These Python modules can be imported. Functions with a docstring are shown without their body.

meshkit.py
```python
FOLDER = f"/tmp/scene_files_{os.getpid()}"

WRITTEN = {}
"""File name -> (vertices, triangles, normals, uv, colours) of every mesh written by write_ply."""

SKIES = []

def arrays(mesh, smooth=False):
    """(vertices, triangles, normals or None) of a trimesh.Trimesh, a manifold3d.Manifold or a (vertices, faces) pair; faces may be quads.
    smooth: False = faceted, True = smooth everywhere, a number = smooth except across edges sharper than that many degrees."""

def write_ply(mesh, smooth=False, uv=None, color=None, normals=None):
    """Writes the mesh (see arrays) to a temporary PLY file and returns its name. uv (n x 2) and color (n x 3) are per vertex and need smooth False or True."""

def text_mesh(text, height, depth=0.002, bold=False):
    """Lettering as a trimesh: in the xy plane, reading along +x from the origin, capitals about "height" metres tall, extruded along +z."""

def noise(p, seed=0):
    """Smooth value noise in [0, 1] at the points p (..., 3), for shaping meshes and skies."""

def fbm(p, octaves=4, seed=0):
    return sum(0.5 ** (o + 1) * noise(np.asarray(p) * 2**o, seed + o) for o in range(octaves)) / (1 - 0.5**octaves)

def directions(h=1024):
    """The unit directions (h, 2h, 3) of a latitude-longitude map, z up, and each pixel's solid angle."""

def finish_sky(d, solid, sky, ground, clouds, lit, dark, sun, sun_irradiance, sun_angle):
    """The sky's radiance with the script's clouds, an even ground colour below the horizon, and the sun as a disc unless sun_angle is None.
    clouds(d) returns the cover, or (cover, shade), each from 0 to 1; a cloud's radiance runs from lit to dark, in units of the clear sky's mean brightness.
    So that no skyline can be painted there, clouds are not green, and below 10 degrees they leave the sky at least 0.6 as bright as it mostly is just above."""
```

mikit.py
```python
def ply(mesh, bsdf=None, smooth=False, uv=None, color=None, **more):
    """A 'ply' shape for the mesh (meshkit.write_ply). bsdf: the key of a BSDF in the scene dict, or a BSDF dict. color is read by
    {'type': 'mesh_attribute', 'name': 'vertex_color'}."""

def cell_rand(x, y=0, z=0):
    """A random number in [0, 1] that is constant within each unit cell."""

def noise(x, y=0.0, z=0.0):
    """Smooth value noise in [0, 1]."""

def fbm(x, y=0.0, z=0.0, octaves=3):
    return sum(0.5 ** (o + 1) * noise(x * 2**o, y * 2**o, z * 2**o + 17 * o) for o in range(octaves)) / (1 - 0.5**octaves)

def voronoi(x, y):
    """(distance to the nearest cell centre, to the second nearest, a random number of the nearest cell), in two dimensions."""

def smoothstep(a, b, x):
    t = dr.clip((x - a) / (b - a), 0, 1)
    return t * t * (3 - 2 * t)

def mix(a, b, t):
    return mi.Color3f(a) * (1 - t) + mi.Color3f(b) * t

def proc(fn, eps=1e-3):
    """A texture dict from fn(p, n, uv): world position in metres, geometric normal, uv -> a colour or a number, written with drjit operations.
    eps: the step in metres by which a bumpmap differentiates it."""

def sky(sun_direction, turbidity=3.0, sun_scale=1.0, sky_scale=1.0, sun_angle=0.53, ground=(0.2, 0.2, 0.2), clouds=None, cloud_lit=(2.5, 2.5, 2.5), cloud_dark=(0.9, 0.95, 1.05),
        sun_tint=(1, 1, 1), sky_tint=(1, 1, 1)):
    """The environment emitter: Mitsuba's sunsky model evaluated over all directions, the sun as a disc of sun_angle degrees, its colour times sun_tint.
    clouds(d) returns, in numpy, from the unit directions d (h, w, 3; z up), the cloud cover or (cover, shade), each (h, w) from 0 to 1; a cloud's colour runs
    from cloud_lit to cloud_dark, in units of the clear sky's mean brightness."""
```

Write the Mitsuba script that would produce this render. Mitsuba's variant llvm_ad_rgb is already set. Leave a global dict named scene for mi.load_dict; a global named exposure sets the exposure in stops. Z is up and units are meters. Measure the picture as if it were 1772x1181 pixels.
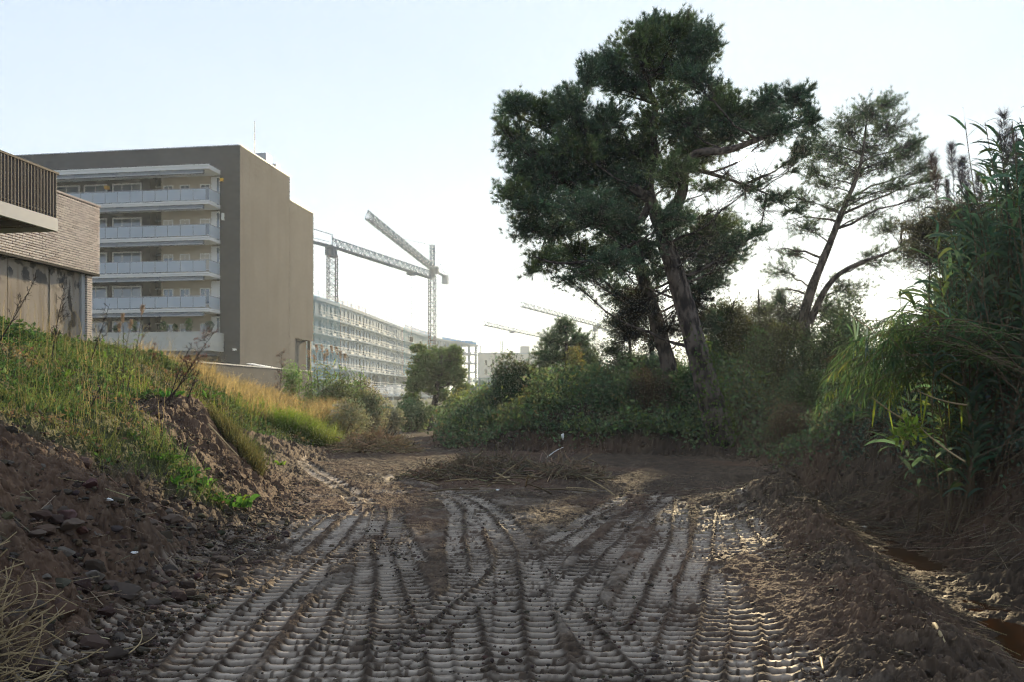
import math
import numpy as np
import mitsuba as mi
import mikit, meshkit
from scipy.spatial import cKDTree
from mikit import proc, noise, fbm, smoothstep, mix
T = mi.ScalarTransform4f

# ---------------------------------------------------------------- camera, light, exposure
F, CX, HY, CZ = 1450.0, 886.0, 690.0, 1.7          # focal length and horizon in photo pixels, eye height in metres
scene, labels = {}, {}
scene['camera'] = {'type': 'perspective', 'fov_axis': 'x', 'fov': math.degrees(2 * math.atan(886 / F)),
                   'principal_point_offset_y': -(HY - 590.5) / 1181, 'near_clip': 0.1, 'far_clip': 6000.0,
                   'to_world': T().look_at([0, 0, CZ], [0, 1, CZ], [0, 0, 1]), 'medium': {'type': 'ref', 'id': 'haze_air'}}
SUN = np.array([0.279, 1.0, 0.286]); SUN /= np.linalg.norm(SUN)
def veil(d):
    f = meshkit.fbm(d * [2.2, 2.2, 6.0] + 3.1, 5, 8)                    # thin high haze with faint streaks
    return 0.90 + 0.06 * f, 0.55 * np.clip(f - 0.35, 0, 1)
scene['sky'] = mikit.sky(SUN, turbidity=3.5, sun_scale=1.25, sky_scale=1.0, sun_angle=0.8, clouds=veil, sky_tint=(0.92, 1.0, 1.14), cloud_lit=(0.83, 1.02, 1.27), cloud_dark=(0.66, 0.90, 1.20), sun_tint=(0.92, 1.05, 1.28), ground=(0.15, 0.13, 0.11))
scene['haze_air'] = {'type': 'homogeneous', 'albedo': {'type': 'rgb', 'value': [0.83, 0.93, 1.0]}, 'sigma_t': 0.0006, 'phase': {'type': 'hg', 'g': 0.25}}
exposure = 3.45

# ---------------------------------------------------------------- helpers
rng = np.random.default_rng(7)
def P(u, v, d): return np.array([(u - CX) / F * d, d, CZ + (HY - v) / F * d])
def PZ(u, v, z):                                     # the point of height z seen at a photo pixel
    d = (CZ - z) * F / (v - HY); return np.array([(u - CX) / F * d, d, z])
used = {}
def uniq(name):
    n = used.get(name, -1) + 1; used[name] = n
    return name if n == 0 else f'{name}_{n:03d}'
def thing(name, label, cat, group=None, kind=None):
    k = uniq(name); labels[k] = {'label': label, 'category': cat}
    if group: labels[k]['group'] = group
    if kind: labels[k]['kind'] = kind
    return k
def add(name, vf, bsdf, parent=None, smooth=False, color=None, uv=None, label=None, cat=None, group=None, kind=None):
    k = uniq(f'{parent}__{name}' if parent else name)
    scene[k] = mikit.ply(vf, bsdf, smooth=smooth, color=color, uv=uv)
    L = {}
    if label: L['label'] = label
    if cat: L['category'] = cat
    if group: L['group'] = group
    if kind: L['kind'] = kind
    if L: labels[k] = L
    return k
def copy_of(name, shape, m, parent=None, **L):
    k = uniq(f'{parent}__{name}' if parent else name)
    scene[k] = {**shape, 'to_world': m}
    if L: labels[k] = L
    return k
def nrm(a): return a / (np.linalg.norm(a, axis=-1, keepdims=True) + 1e-9)
def cat_vf(parts):
    vs, fs, at = [], [], 0
    for v, f in parts: vs.append(v); fs.append(np.asarray(f) + at); at += len(v)
    return np.vstack(vs), np.vstack(fs)
BF = np.array([[0, 2, 3], [0, 3, 1], [4, 5, 7], [4, 7, 6], [0, 1, 5], [0, 5, 4], [2, 6, 7], [2, 7, 3], [0, 4, 6], [0, 6, 2], [1, 3, 7], [1, 7, 5]])
def box(a0, a1, b0, b1, c0, c1):
    return np.array([[a, b, c] for c in (c0, c1) for b in (b0, b1) for a in (a0, a1)], float), BF
class Frame:
    def __init__(s, o, e1, e2):
        s.o = np.array(o, float); s.M = np.array([nrm(np.array(e1, float)), nrm(np.array(e2, float)), [0, 0, 1.0]])
    def w(s, vf): return s.o + vf[0] @ s.M, vf[1]
    def box(s, *a): return s.w(box(*a))
    def boxes(s, l): return cat_vf([s.box(*a) for a in l])
def tube(pts, rad, sides=6, cap=True):
    p = np.asarray(pts, float); n = len(p); r = np.broadcast_to(rad, (n,))
    t = nrm(np.gradient(p, axis=0)); ref = np.array([0.31, 0.9, 0.3]) if abs(t[0, 1]) < 0.8 else np.array([0.9, 0.1, 0.4])
    a = nrm(np.cross(t, ref)); b = np.cross(t, a)
    an = np.arange(sides) * 2 * np.pi / sides
    v = (p[:, None] + r[:, None, None] * (np.cos(an)[None, :, None] * a[:, None] + np.sin(an)[None, :, None] * b[:, None])).reshape(-1, 3)
    i, j = np.meshgrid(np.arange(n - 1), np.arange(sides), indexing='ij')
    q = np.stack([i * sides + j, i * sides + (j + 1) % sides, (i + 1) * sides + (j + 1) % sides, (i + 1) * sides + j], -1).reshape(-1, 4)
    f = np.vstack([q[:, [0, 1, 2]], q[:, [0, 2, 3]]])
    if cap:
        v = np.vstack([v, p[:1], p[-1:]]); k = np.arange(sides)
        f = np.vstack([f, np.stack([np.full(sides, n * sides), (k + 1) % sides, k], 1), np.stack([np.full(sides, n * sides + 1), (n - 1) * sides + k, (n - 1) * sides + (k + 1) % sides], 1)])
    return v, f
def segs(A, B, ra, rb, sides=3):                     # straight thin rods, many at once
    A, B = np.asarray(A, float), np.asarray(B, float); n = len(A)
    t = nrm(B - A); ref = np.where(np.abs(t[:, 2:]) < 0.8, [0, 0, 1.0], [1.0, 0, 0])
    a = nrm(np.cross(t, ref)); b = np.cross(t, a); an = np.arange(sides) * 2 * np.pi / sides + 0.4
    d = np.cos(an)[None, :, None] * a[:, None] + np.sin(an)[None, :, None] * b[:, None]
    ra, rb = np.broadcast_to(ra, (n,)), np.broadcast_to(rb, (n,))
    v = np.concatenate([A[:, None] + d * ra[:, None, None], B[:, None] + d * rb[:, None, None]], 1).reshape(-1, 3)
    k = np.arange(sides); q = np.stack([k, (k + 1) % sides, (k + 1) % sides + sides, k + sides], 1)
    f = np.vstack([q[:, [0, 1, 2]], q[:, [0, 2, 3]]])
    return v, (f[None] + (np.arange(n) * 2 * sides)[:, None, None]).reshape(-1, 3)
def spline(pts, n):
    from scipy.interpolate import CubicSpline
    p = np.asarray(pts, float); s = np.r_[0, np.cumsum(np.linalg.norm(np.diff(p[:, :3], axis=0), axis=1))]
    return CubicSpline(s, p)(np.linspace(0, s[-1], n))
class Leaves:
    """Many small faces with a colour each; one mesh in the end."""
    def __init__(s): s.v, s.f, s.c, s.n = [], [], [], 0
    def put(s, v, f, c):
        s.v.append(v); s.f.append(f + s.n); s.c.append(c); s.n += len(v)
    def needles(s, C, D, n, L, w, spread, col, r):
        N = len(C); C = np.repeat(C, n, 0); D = nrm(np.repeat(D, n, 0) + spread * r.normal(size=(N * n, 3)))
        c = np.repeat(col, n, 0); ln = L * r.uniform(0.65, 1.2, (N * n, 1))
        side = nrm(np.cross(D, r.normal(size=D.shape))) * (w / 2); tip = C + D * ln
        v = np.stack([C - side, C + side, tip], 1).reshape(-1, 3)
        s.put(v, np.arange(N * n * 3).reshape(-1, 3), np.repeat(c, 3, 0))
    def leaf(s, C, D, L, W, col, r, fold=0.25):
        N = len(C); side = nrm(np.cross(D, r.normal(size=D.shape))); up = np.cross(side, D)
        L, W = np.broadcast_to(L, (N,))[:, None], np.broadcast_to(W, (N,))[:, None]
        v = np.stack([C, C + D * L * 0.45 + side * W / 2 + up * W * fold, C + D * L, C + D * L * 0.45 - side * W / 2 + up * W * fold], 1).reshape(-1, 3)
        f = (np.array([[0, 1, 2], [0, 2, 3]])[None] + 4 * np.arange(N)[:, None, None]).reshape(-1, 3)
        s.put(v, f, np.repeat(col, 4, 0))
    def blades(s, B, H, lean, w, col, r):
        N = len(B); H = np.broadcast_to(H, (N,))[:, None]; w = np.broadcast_to(w, (N,))[:, None]
        a = r.uniform(0, 2 * np.pi, N); side = np.stack([np.cos(a), np.sin(a), 0 * a], 1) * w / 2
        up = np.array([0, 0, 1.0]); mid = B + up * H * 0.6 + lean * 0.3; tip = B + up * H * 0.92 + lean
        v = np.stack([B - side, B + side, mid - side * 0.8, mid + side * 0.8, tip], 1).reshape(-1, 3)
        f = (np.array([[0, 1, 3], [0, 3, 2], [2, 3, 4]])[None] + 5 * np.arange(N)[:, None, None]).reshape(-1, 3)
        s.put(v, f, np.repeat(col, 5, 0))
    def straps(s, B, D, L, W, droop, col, r, n=5):   # long bent leaves
        N = len(B); L, W, droop = (np.broadcast_to(x, (N,))[:, None] for x in (L, W, droop))
        side = nrm(np.cross(D, [0, 0, 1.0]) + 0.35 * r.normal(size=D.shape)); rows = []
        for k in range(n + 1):
            t = k / n; c = B + D * L * t * (1 - 0.25 * droop * t) - np.array([0, 0, 1.0]) * L * droop * t * t
            w = W * (0.55 + 1.6 * t) * (1 - t) ** 0.8 if k < n else 0 * W
            rows += [c - side * w / 2, c + side * w / 2]
        v = np.stack(rows, 1).reshape(-1, 3); k = np.arange(n) * 2
        f = np.vstack([np.stack([k, k + 1, k + 3], 1), np.stack([k, k + 3, k + 2], 1)])
        f = (f[None] + 2 * (n + 1) * np.arange(N)[:, None, None]).reshape(-1, 3)
        s.put(v, f, np.repeat(col, 2 * (n + 1), 0))
    def add(s, name, bsdf, parent=None, **k):
        return add(name, (np.vstack(s.v), np.vstack(s.f)), bsdf, parent, color=np.clip(np.vstack(s.c), 0.002, 0.95), **k)
def tint(base, n, r, var=0.25, hue=0.12):
    return np.array(base)[None] * np.exp(var * r.normal(size=(n, 1))) * np.exp(hue * r.normal(size=(n, 3)))

# ---------------------------------------------------------------- materials
def rgb(*c): return {'type': 'rgb', 'value': list(c)}
VC = {'type': 'mesh_attribute', 'name': 'vertex_color'}
def leafy(dt, rough=0.5): return {'type': 'principledthin', 'base_color': VC, 'roughness': rough, 'diff_trans': dt, 'spec_trans': 0.0, 'eta': 1.4}
scene['needle_look'] = leafy(0.42, 0.6)
scene['leaf_look'] = leafy(0.6, 0.45)
scene['blade_look'] = leafy(0.95, 0.45)
def simple(name, c, rough=0.7, spec=0.3, metal=0.0):
    scene[name] = {'type': 'twosided', 'bsdf': {'type': 'principled', 'base_color': rgb(*c), 'roughness': rough, 'specular': spec, 'metallic': metal}}
def mottled(name, fn, rough=0.85, spec=0.2, bump=None, eps=2e-3):
    b = {'type': 'principled', 'base_color': proc(fn), 'roughness': rough, 'specular': spec}
    if bump is not None: b = {'type': 'bumpmap', 'arbitrary': proc(bump, eps), 'scale': 1.0, 'bsdf': b}
    scene[name] = {'type': 'twosided', 'bsdf': b}
scene['vertex_look'] = {'type': 'twosided', 'bsdf': {'type': 'principled', 'base_color': VC, 'roughness': 0.85, 'specular': 0.25}}
simple('stem_look', (0.12, 0.085, 0.05)); simple('dry_stem_look', (0.30, 0.22, 0.12)); simple('dark_stem_look', (0.045, 0.03, 0.025))
simple('white_paint', (0.72, 0.71, 0.69), 0.6); simple('metal_grey', (0.30, 0.31, 0.33), 0.45, 0.5); simple('awning_grey', (0.16, 0.17, 0.19), 0.6)
simple('dark_void', (0.03, 0.03, 0.032), 0.7); simple('pane_look', (0.16, 0.18, 0.21), 0.05, 0.9, 0.35); simple('shutter_look', (0.55, 0.50, 0.42), 0.6)
simple('rail_pale', (0.42, 0.44, 0.46), 0.6, 0.2); simple('beam_white', (0.62, 0.61, 0.60), 0.5, 0.4); simple('slat_brown', (0.105, 0.088, 0.078), 0.7, 0.2); simple('beam_grey', (0.36, 0.38, 0.41), 0.6, 0.3)
simple('crane_blue', (0.03, 0.06, 0.11), 0.8, 0.1); simple('crane_purple', (0.045, 0.035, 0.06), 0.8, 0.1); simple('tarp_blue', (0.10, 0.28, 0.55), 0.5, 0.4)
simple('lamp_yellow', (0.75, 0.45, 0.06), 0.5); simple('rag_white', (0.8, 0.8, 0.78), 0.7); simple('joint_dark', (0.035, 0.032, 0.03), 0.9)
scene['frosted_glass'] = {'type': 'principledthin', 'base_color': rgb(0.62, 0.67, 0.73), 'roughness': 0.25, 'diff_trans': 0.6, 'spec_trans': 0.25, 'eta': 1.5}
scene['net_blue'] = {'type': 'mask', 'opacity': 0.07, 'bsdf': {'type': 'twosided', 'bsdf': {'type': 'diffuse', 'reflectance': rgb(0.05, 0.26, 0.40)}}}
scene['net_green'] = {'type': 'mask', 'opacity': 0.30, 'bsdf': {'type': 'principledthin', 'base_color': rgb(0.10, 0.16, 0.16), 'roughness': 0.7, 'diff_trans': 0.6, 'eta': 1.3}}
mottled('stucco_dark', lambda p, n, uv: mix((0.064, 0.060, 0.061), (0.088, 0.083, 0.084), fbm(p.x * 3, p.y * 3, p.z * 3, 4)), 0.9, 0.15)
mottled('stucco_taupe', lambda p, n, uv: mix(mix((0.072, 0.067, 0.066), (0.122, 0.114, 0.112), 0.6 * fbm(p.x * 0.5, p.y * 0.5, p.z * 0.3, 4) + 0.4 * fbm(p.x * 5, p.y * 5, p.z * 5, 3)), (0.07, 0.06, 0.055), 0.22 * smoothstep(0.5, 0.75, fbm(p.x * 1.5 + p.y * 1.5, 0.0, p.z * 0.12, 4))), 0.9, 0.15)
mottled('stucco_beige', lambda p, n, uv: mix((0.44, 0.37, 0.28), (0.52, 0.45, 0.35), fbm(p.x * 2, p.y * 2, p.z * 2, 3)), 0.9, 0.15)
mottled('parapet_grey', lambda p, n, uv: mix((0.40, 0.39, 0.36), (0.46, 0.45, 0.42), fbm(p.x * 2, p.y * 2, p.z * 2, 3)), 0.9, 0.15)
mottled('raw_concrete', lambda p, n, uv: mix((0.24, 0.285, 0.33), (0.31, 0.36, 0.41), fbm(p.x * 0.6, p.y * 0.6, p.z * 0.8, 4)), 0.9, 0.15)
mottled('far_beige', lambda p, n, uv: mix((0.42, 0.40, 0.37), (0.50, 0.48, 0.44), fbm(p.x * 0.3, p.y * 0.3, p.z * 0.3, 3)), 0.9, 0.15)
def old_concrete(p, n, uv):
    streak = fbm(p.y * 5.5, 0.0, p.z * 0.5, 4); wear = fbm(p.y * 1.2, p.x, p.z * 1.1, 4)
    c = mix((0.25, 0.215, 0.185), (0.35, 0.305, 0.265), wear)
    c = mix(c, (0.15, 0.12, 0.10), smoothstep(0.52, 0.72, streak) * 0.55)
    black = smoothstep(0.45, 0.62, fbm(p.y * 7, 3.0, p.z * 2.2, 4)) * smoothstep(23.3, 23.5, p.y) * smoothstep(24.35, 24.2, p.y)
    crust = smoothstep(0.5, 0.62, fbm(p.y * 4, 9.0, p.z * 3, 4)) * smoothstep(4.75, 5.15, p.z + 0.25 * fbm(p.y * 3, 0.0, 0.0, 3))
    return mix(mix(c, (0.035, 0.03, 0.028), black * 0.9), (0.045, 0.045, 0.05), crust * 0.85)
mottled('old_concrete', old_concrete)
def bark(p, n, uv):
    r = fbm(p.x * 9 + p.y * 5, p.y * 9, p.z * 2.6, 4)
    return mix((0.035, 0.027, 0.024), (0.15, 0.118, 0.10), smoothstep(0.35, 0.66, r))
mottled('bark_look', bark, 0.9, 0.15, bump=lambda p, n, uv: 0.05 * fbm(p.x * 9 + p.y * 5, p.y * 9, p.z * 2.6, 4), eps=6e-3)
for i, c in enumerate(((0.66, 0.59, 0.54), (0.58, 0.51, 0.47), (0.70, 0.63, 0.58), (0.50, 0.43, 0.39))):
    simple(f'brick_look_{i}', c, 0.85, 0.2)
for i, c in enumerate(((0.095, 0.066, 0.05), (0.105, 0.085, 0.07), (0.07, 0.052, 0.042))):
    mottled(f'stone_look_{i}', lambda p, n, uv, c=c: mix(tuple(x * 0.55 for x in c), tuple(min(1, x * 1.25) for x in c), fbm(p.x * 14, p.y * 14, p.z * 14, 4)), 0.85, 0.25)
scene['water_look'] = {'type': 'plastic', 'diffuse_reflectance': rgb(0.030, 0.013, 0.005), 'int_ior': 1.33}
# ---------------------------------------------------------------- terrain
LF = np.array([(-1.9, -9), (-2.3, 2), (-2.6, 5), (-2.85, 8), (-3.3, 11.7), (-3.9, 15), (-4.8, 20), (-5.3, 25), (-5.3, 29), (-5.8, 34), (-7, 45), (-9, 60), (-16, 95), (-40, 160), (-120, 300), (-900, 2600)], float)
RF = np.array([(4.6, -9), (4.85, 3), (5.0, 6), (5.3, 8.5), (5.6, 9.8), (5.95, 11.2), (6.2, 13), (6.45, 16.5), (6.4, 20), (6.6, 22.5), (6.2, 24.4), (4.6, 25.4), (1.5, 26.4), (-1, 27.8), (-2.6, 30), (-3.3, 35), (-4, 45), (-5, 60), (-10, 95), (-32, 160), (-110, 300), (-860, 2600)], float)
DITCH = np.array([(3.7, -9), (3.85, 3), (4.15, 6.2), (4.65, 9), (5.2, 11.2), (5.6, 13.3), (5.75, 15.5), (5.7, 18)], float)
RIDGE = np.array([(1.9, -9), (2.0, 3), (2.35, 4.6), (2.75, 5.6), (3.1, 7), (3.5, 8.9), (4.0, 11.6), (4.6, 14)], float)
def pdist(x, y, L):
    best = np.full(x.shape, 1e9)
    for (ax, ay), (bx, by) in zip(L[:-1], L[1:]):
        dx, dy = bx - ax, by - ay; t = np.clip(((x - ax) * dx + (y - ay) * dy) / (dx * dx + dy * dy), 0, 1)
        best = np.minimum(best, (x - ax - t * dx) ** 2 + (y - ay - t * dy) ** 2)
    return np.sqrt(best)
def sst(a, b, x): t = np.clip((x - a) / (b - a), 0, 1); return t * t * (3 - 2 * t)
def fb(x, y, f, o=4, s=0): return meshkit.fbm(np.stack([x * f, y * f, 0 * x + 3.7 * s], -1), o, s)
def banks(x, y):
    return pdist(x, y, LF) * np.where(x < np.interp(y, LF[:, 1], LF[:, 0]), 1, -1), pdist(x, y, RF) * np.where(x > np.interp(y, RF[:, 1], RF[:, 0]), 1, -1)
def bump2(x, y, cx, cy, rx, ry): return np.exp(-((x - cx) / rx) ** 2 - ((y - cy) / ry) ** 2)
def height(x, y, full=False):
    x, y = np.asarray(x, float), np.asarray(y, float)
    dl, dr = banks(x, y); w = fb(x, y, 0.55, 3, 1) - 0.5
    dl, dr = dl + 0.5 * w * sst(0, 1.5, np.abs(dl)), dr + 0.5 * w * sst(0, 1.5, np.abs(dr))
    z = -0.015 * np.clip(y - 25, 0, 60) + 0.10 * (fb(x, y, 0.35, 3, 2) - 0.5)
    cap = np.interp(y, [0, 10, 25, 32, 40, 60, 80, 150, 300, 2600], [3.0, 3.0, 3.05, 2.5, 2.1, 1.5, 2.0, 1.5, 2.0, 6.0])
    steep = np.interp(y, [0, 12, 16, 20, 26, 40], [1.45, 1.45, 1.5, 0.7, 0.9, 0.8])
    zl = steep * sst(-0.1, 2.3, dl) + (cap - steep) * sst(1.9, 6.5, dl)
    near = 1 - sst(17, 23, y)
    zr = near * (1.25 * sst(-0.1, 1.5, dr) + 0.9 * sst(1.6, 5, dr)) + (1 - near) * (0.65 * sst(-0.3, 1.1, dr) + 0.85 * sst(0.9, 3, dr) + 1.1 * sst(3, 9, dr))
    zr = zr * np.interp(y, [0, 36, 60, 300, 2600], [1, 0.85, 0.7, 1, 2.5])
    dd, rd = pdist(x, y, DITCH), pdist(x, y, RIDGE)
    z = z - 0.36 * np.exp(-(dd / 0.8) ** 2) + 0.28 * (fb(x, y, 1.1, 3, 17) - 0.5) * np.exp(-(dd / 0.9) ** 2) + 0.22 * np.exp(-(rd / 0.55) ** 2) * (1 - sst(12, 14.5, y))
    z = z + 0.38 * bump2(x, y, 4.1, 13.2, 0.8, 0.9) + 0.42 * bump2(x, y, -5.2, 14.0, 0.9, 1.3) + 0.35 * bump2(x, y, -3.7, 7.6, 0.55, 0.6)
    z = z + 0.26 * bump2(x, y, -0.6, 17.6, 1.3, 0.9) + 0.20 * bump2(x, y, 1.0, 16.8, 0.8, 0.8) + 0.3 * bump2(x, y, -4.3, 26.5, 1.0, 1.2) + 0.10 * bump2(x, y, -0.4, 13.5, 1.2, 2.0)
    z = z + zl + zr + 0.35 * w * (sst(0.2, 2, dl) + sst(0.4, 2, dr))
    return (z, dl, dr, dd, rd) if full else z
def H(x, y): return height(np.atleast_1d(x), np.atleast_1d(y))
def grassy(x, y, dl):                                # where the left bank is grown over
    n = 1.1 * (fb(x, y, 0.9, 3, 5) - 0.5)
    edge = np.interp(y, [0, 8.2, 9.3, 10.6, 11.4, 12.2, 15.2, 16.0, 17.5, 18.5, 23, 24.5, 40], [2.2, 2.1, 1.3, 0.45, 0.6, 2.3, 2.3, 1.0, 0.9, 2.6, 2.6, 0.9, 0.4])
    return sst(-0.25, 0.35, dl + n - edge)
# tracks of the digger: (photo points of the middle line of each, half width in metres)
TR = [
    ([(705, 975), (665, 905), (605, 852), (545, 815), (490, 787)], .25),
    ([(300, 1240), (385, 1140), (480, 1040), (560, 965), (620, 905), (640, 878)], .25), ([(120, 1230), (235, 1120), (340, 1020), (440, 935), (500, 892)], .25),
    ([(200, 1230), (330, 1090), (430, 1000), (520, 930), (580, 885)], .22), ([(760, 1250), (735, 1130), (705, 1040), (680, 960), (672, 900)], .23),
    ([(1170, 1250), (1195, 1120), (1220, 1020), (1232, 940), (1238, 880), (1250, 850)], .25), ([(1030, 1230), (1085, 1090), (1130, 1000), (1160, 920), (1170, 860), (1180, 845)], .25),
    ([(1335, 1250), (1322, 1130), (1303, 1030), (1285, 950), (1272, 890), (1255, 850)], .24), ([(1490, 1250), (1425, 1120), (1365, 1020), (1315, 940), (1290, 890)], .22),
    ([(470, 1240), (560, 1090), (620, 1000), (660, 930), (668, 880)], .25), ([(1150, 1230), (1060, 1110), (985, 1030), (940, 980)], .24),
    ([(880, 1090), (905, 1010), (960, 945), (1030, 895), (1090, 862), (1125, 845)], .26), ([(980, 1060), (1040, 960), (1100, 900), (1140, 865), (1160, 850)], .24),
    ([(870, 1250), (838, 1100), (815, 1010), (806, 930), (795, 880), (740, 852), (650, 832)], .25), ([(520, 1260), (640, 1150), (745, 1075), (815, 1020), (850, 985)], .23), ([(20, 1260), (170, 1130), (300, 1030), (400, 950), (450, 915)], .22), ([(620, 1250), (640, 1110), (652, 1010), (640, 930)], .22),
    ([(930, 1250), (912, 1120), (903, 1030), (893, 960), (862, 905), (800, 866), (720, 838), (630, 820)], .26), ([(560, 775), (520, 745), (480, 722)], .3),
]
t_pts, t_s, t_dir, t_id = [], [], [], []
for i, (pp, hw) in enumerate(TR):
    c = spline(np.array([PZ(u, v, 0.0)[:2] for u, v in pp]), 900); s = np.r_[0, np.cumsum(np.linalg.norm(np.diff(c, axis=0), axis=1))]
    t_pts.append(c); t_s.append(s); t_dir.append(nrm(np.gradient(c, axis=0))); t_id.append(np.full(len(c), i))
TREES = [cKDTree(c) for c in t_pts]
def tracks(x, y):
    """height change, how much of a pad is here, how much of a track."""
    dz, pad, trk = np.zeros_like(x), np.zeros_like(x), np.zeros_like(x)
    q = np.stack([x, y], -1); jig = fb(x, y, 6.0, 3, 9) - 0.5; jig2 = fb(x, y, 1.3, 3, 4) - 0.5; jig3 = fb(x * 1.5, y * 0.45, 0.8, 4, 44) - 0.5
    for i, (pp, hw) in enumerate(TR):
        d, k = TREES[i].query(q, distance_upper_bound=hw + 0.15); ok = np.isfinite(d)
        if not ok.any(): continue
        k, qq = k[ok], q[ok]; c, t = t_pts[i][k], t_dir[i][k]
        side = (qq[:, 0] - c[:, 0]) * t[:, 1] - (qq[:, 1] - c[:, 1]) * t[:, 0] + 0.03 * jig[ok] + 0.09 * jig2[ok]
        inner = (k > 3) & (k < 895)
        on = inner * (1 - sst(hw - 0.035, hw + 0.01, np.abs(side) + 0.03 * jig[ok]))
        sw = 0.026 + 0.05 * np.clip(jig2[ok] + 0.1, 0, 1); seam = np.exp(-(side / sw) ** 2) + 0.8 * np.exp(-((np.abs(side) - hw) / 0.035) ** 2)
        # shoe bars run across the track, a little skewed to the eye's left-right
        ph = (t_s[i][k] - 0.6 * side * np.clip(t[:, 0] / np.maximum(np.abs(t[:, 1]), .3) * np.sign(t[:, 1]), -1, 1) + 0.035 * jig[ok]) / (0.122 + 0.03 * ((i * 7) % 5) / 4)
        tri = np.abs((ph % 1) - 0.5) * 2
        groove = sst(0.38, 0.58, tri + 0.45 * jig[ok] - 0.25 * jig2[ok])
        deep = np.clip(0.85 + 2.2 * jig2[ok] + 0.6 * jig[ok], 0.05, 1.25)
        h = -0.028 - 0.038 * groove * deep * (1 - 0.5 * np.clip(seam, 0, 1)) + 0.028 * np.clip(seam, 0, 1.2) * (0.7 + 1.2 * jig[ok])
        bury = (0.35 if i >= len(TR) - 4 else 1.0) * sst(0.02, 0.15, jig3[ok] + 0.30 * jig[ok]); h = h * (1 - 0.8 * bury) + bury * (0.02 + 0.05 * jig[ok])
        p = (1 - groove) * (1 - np.clip(seam, 0, 1) * 0.9) * np.clip(0.95 + 1.7 * jig2[ok] + 0.8 * jig[ok], 0.1, 1) * (1 - 0.92 * bury)
        for arr, val in ((dz, h), (pad, p), (trk, 1 - 0.9 * bury)):
            arr[ok] = arr[ok] * (1 - on) + val * on
    return dz, pad, trk
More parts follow.
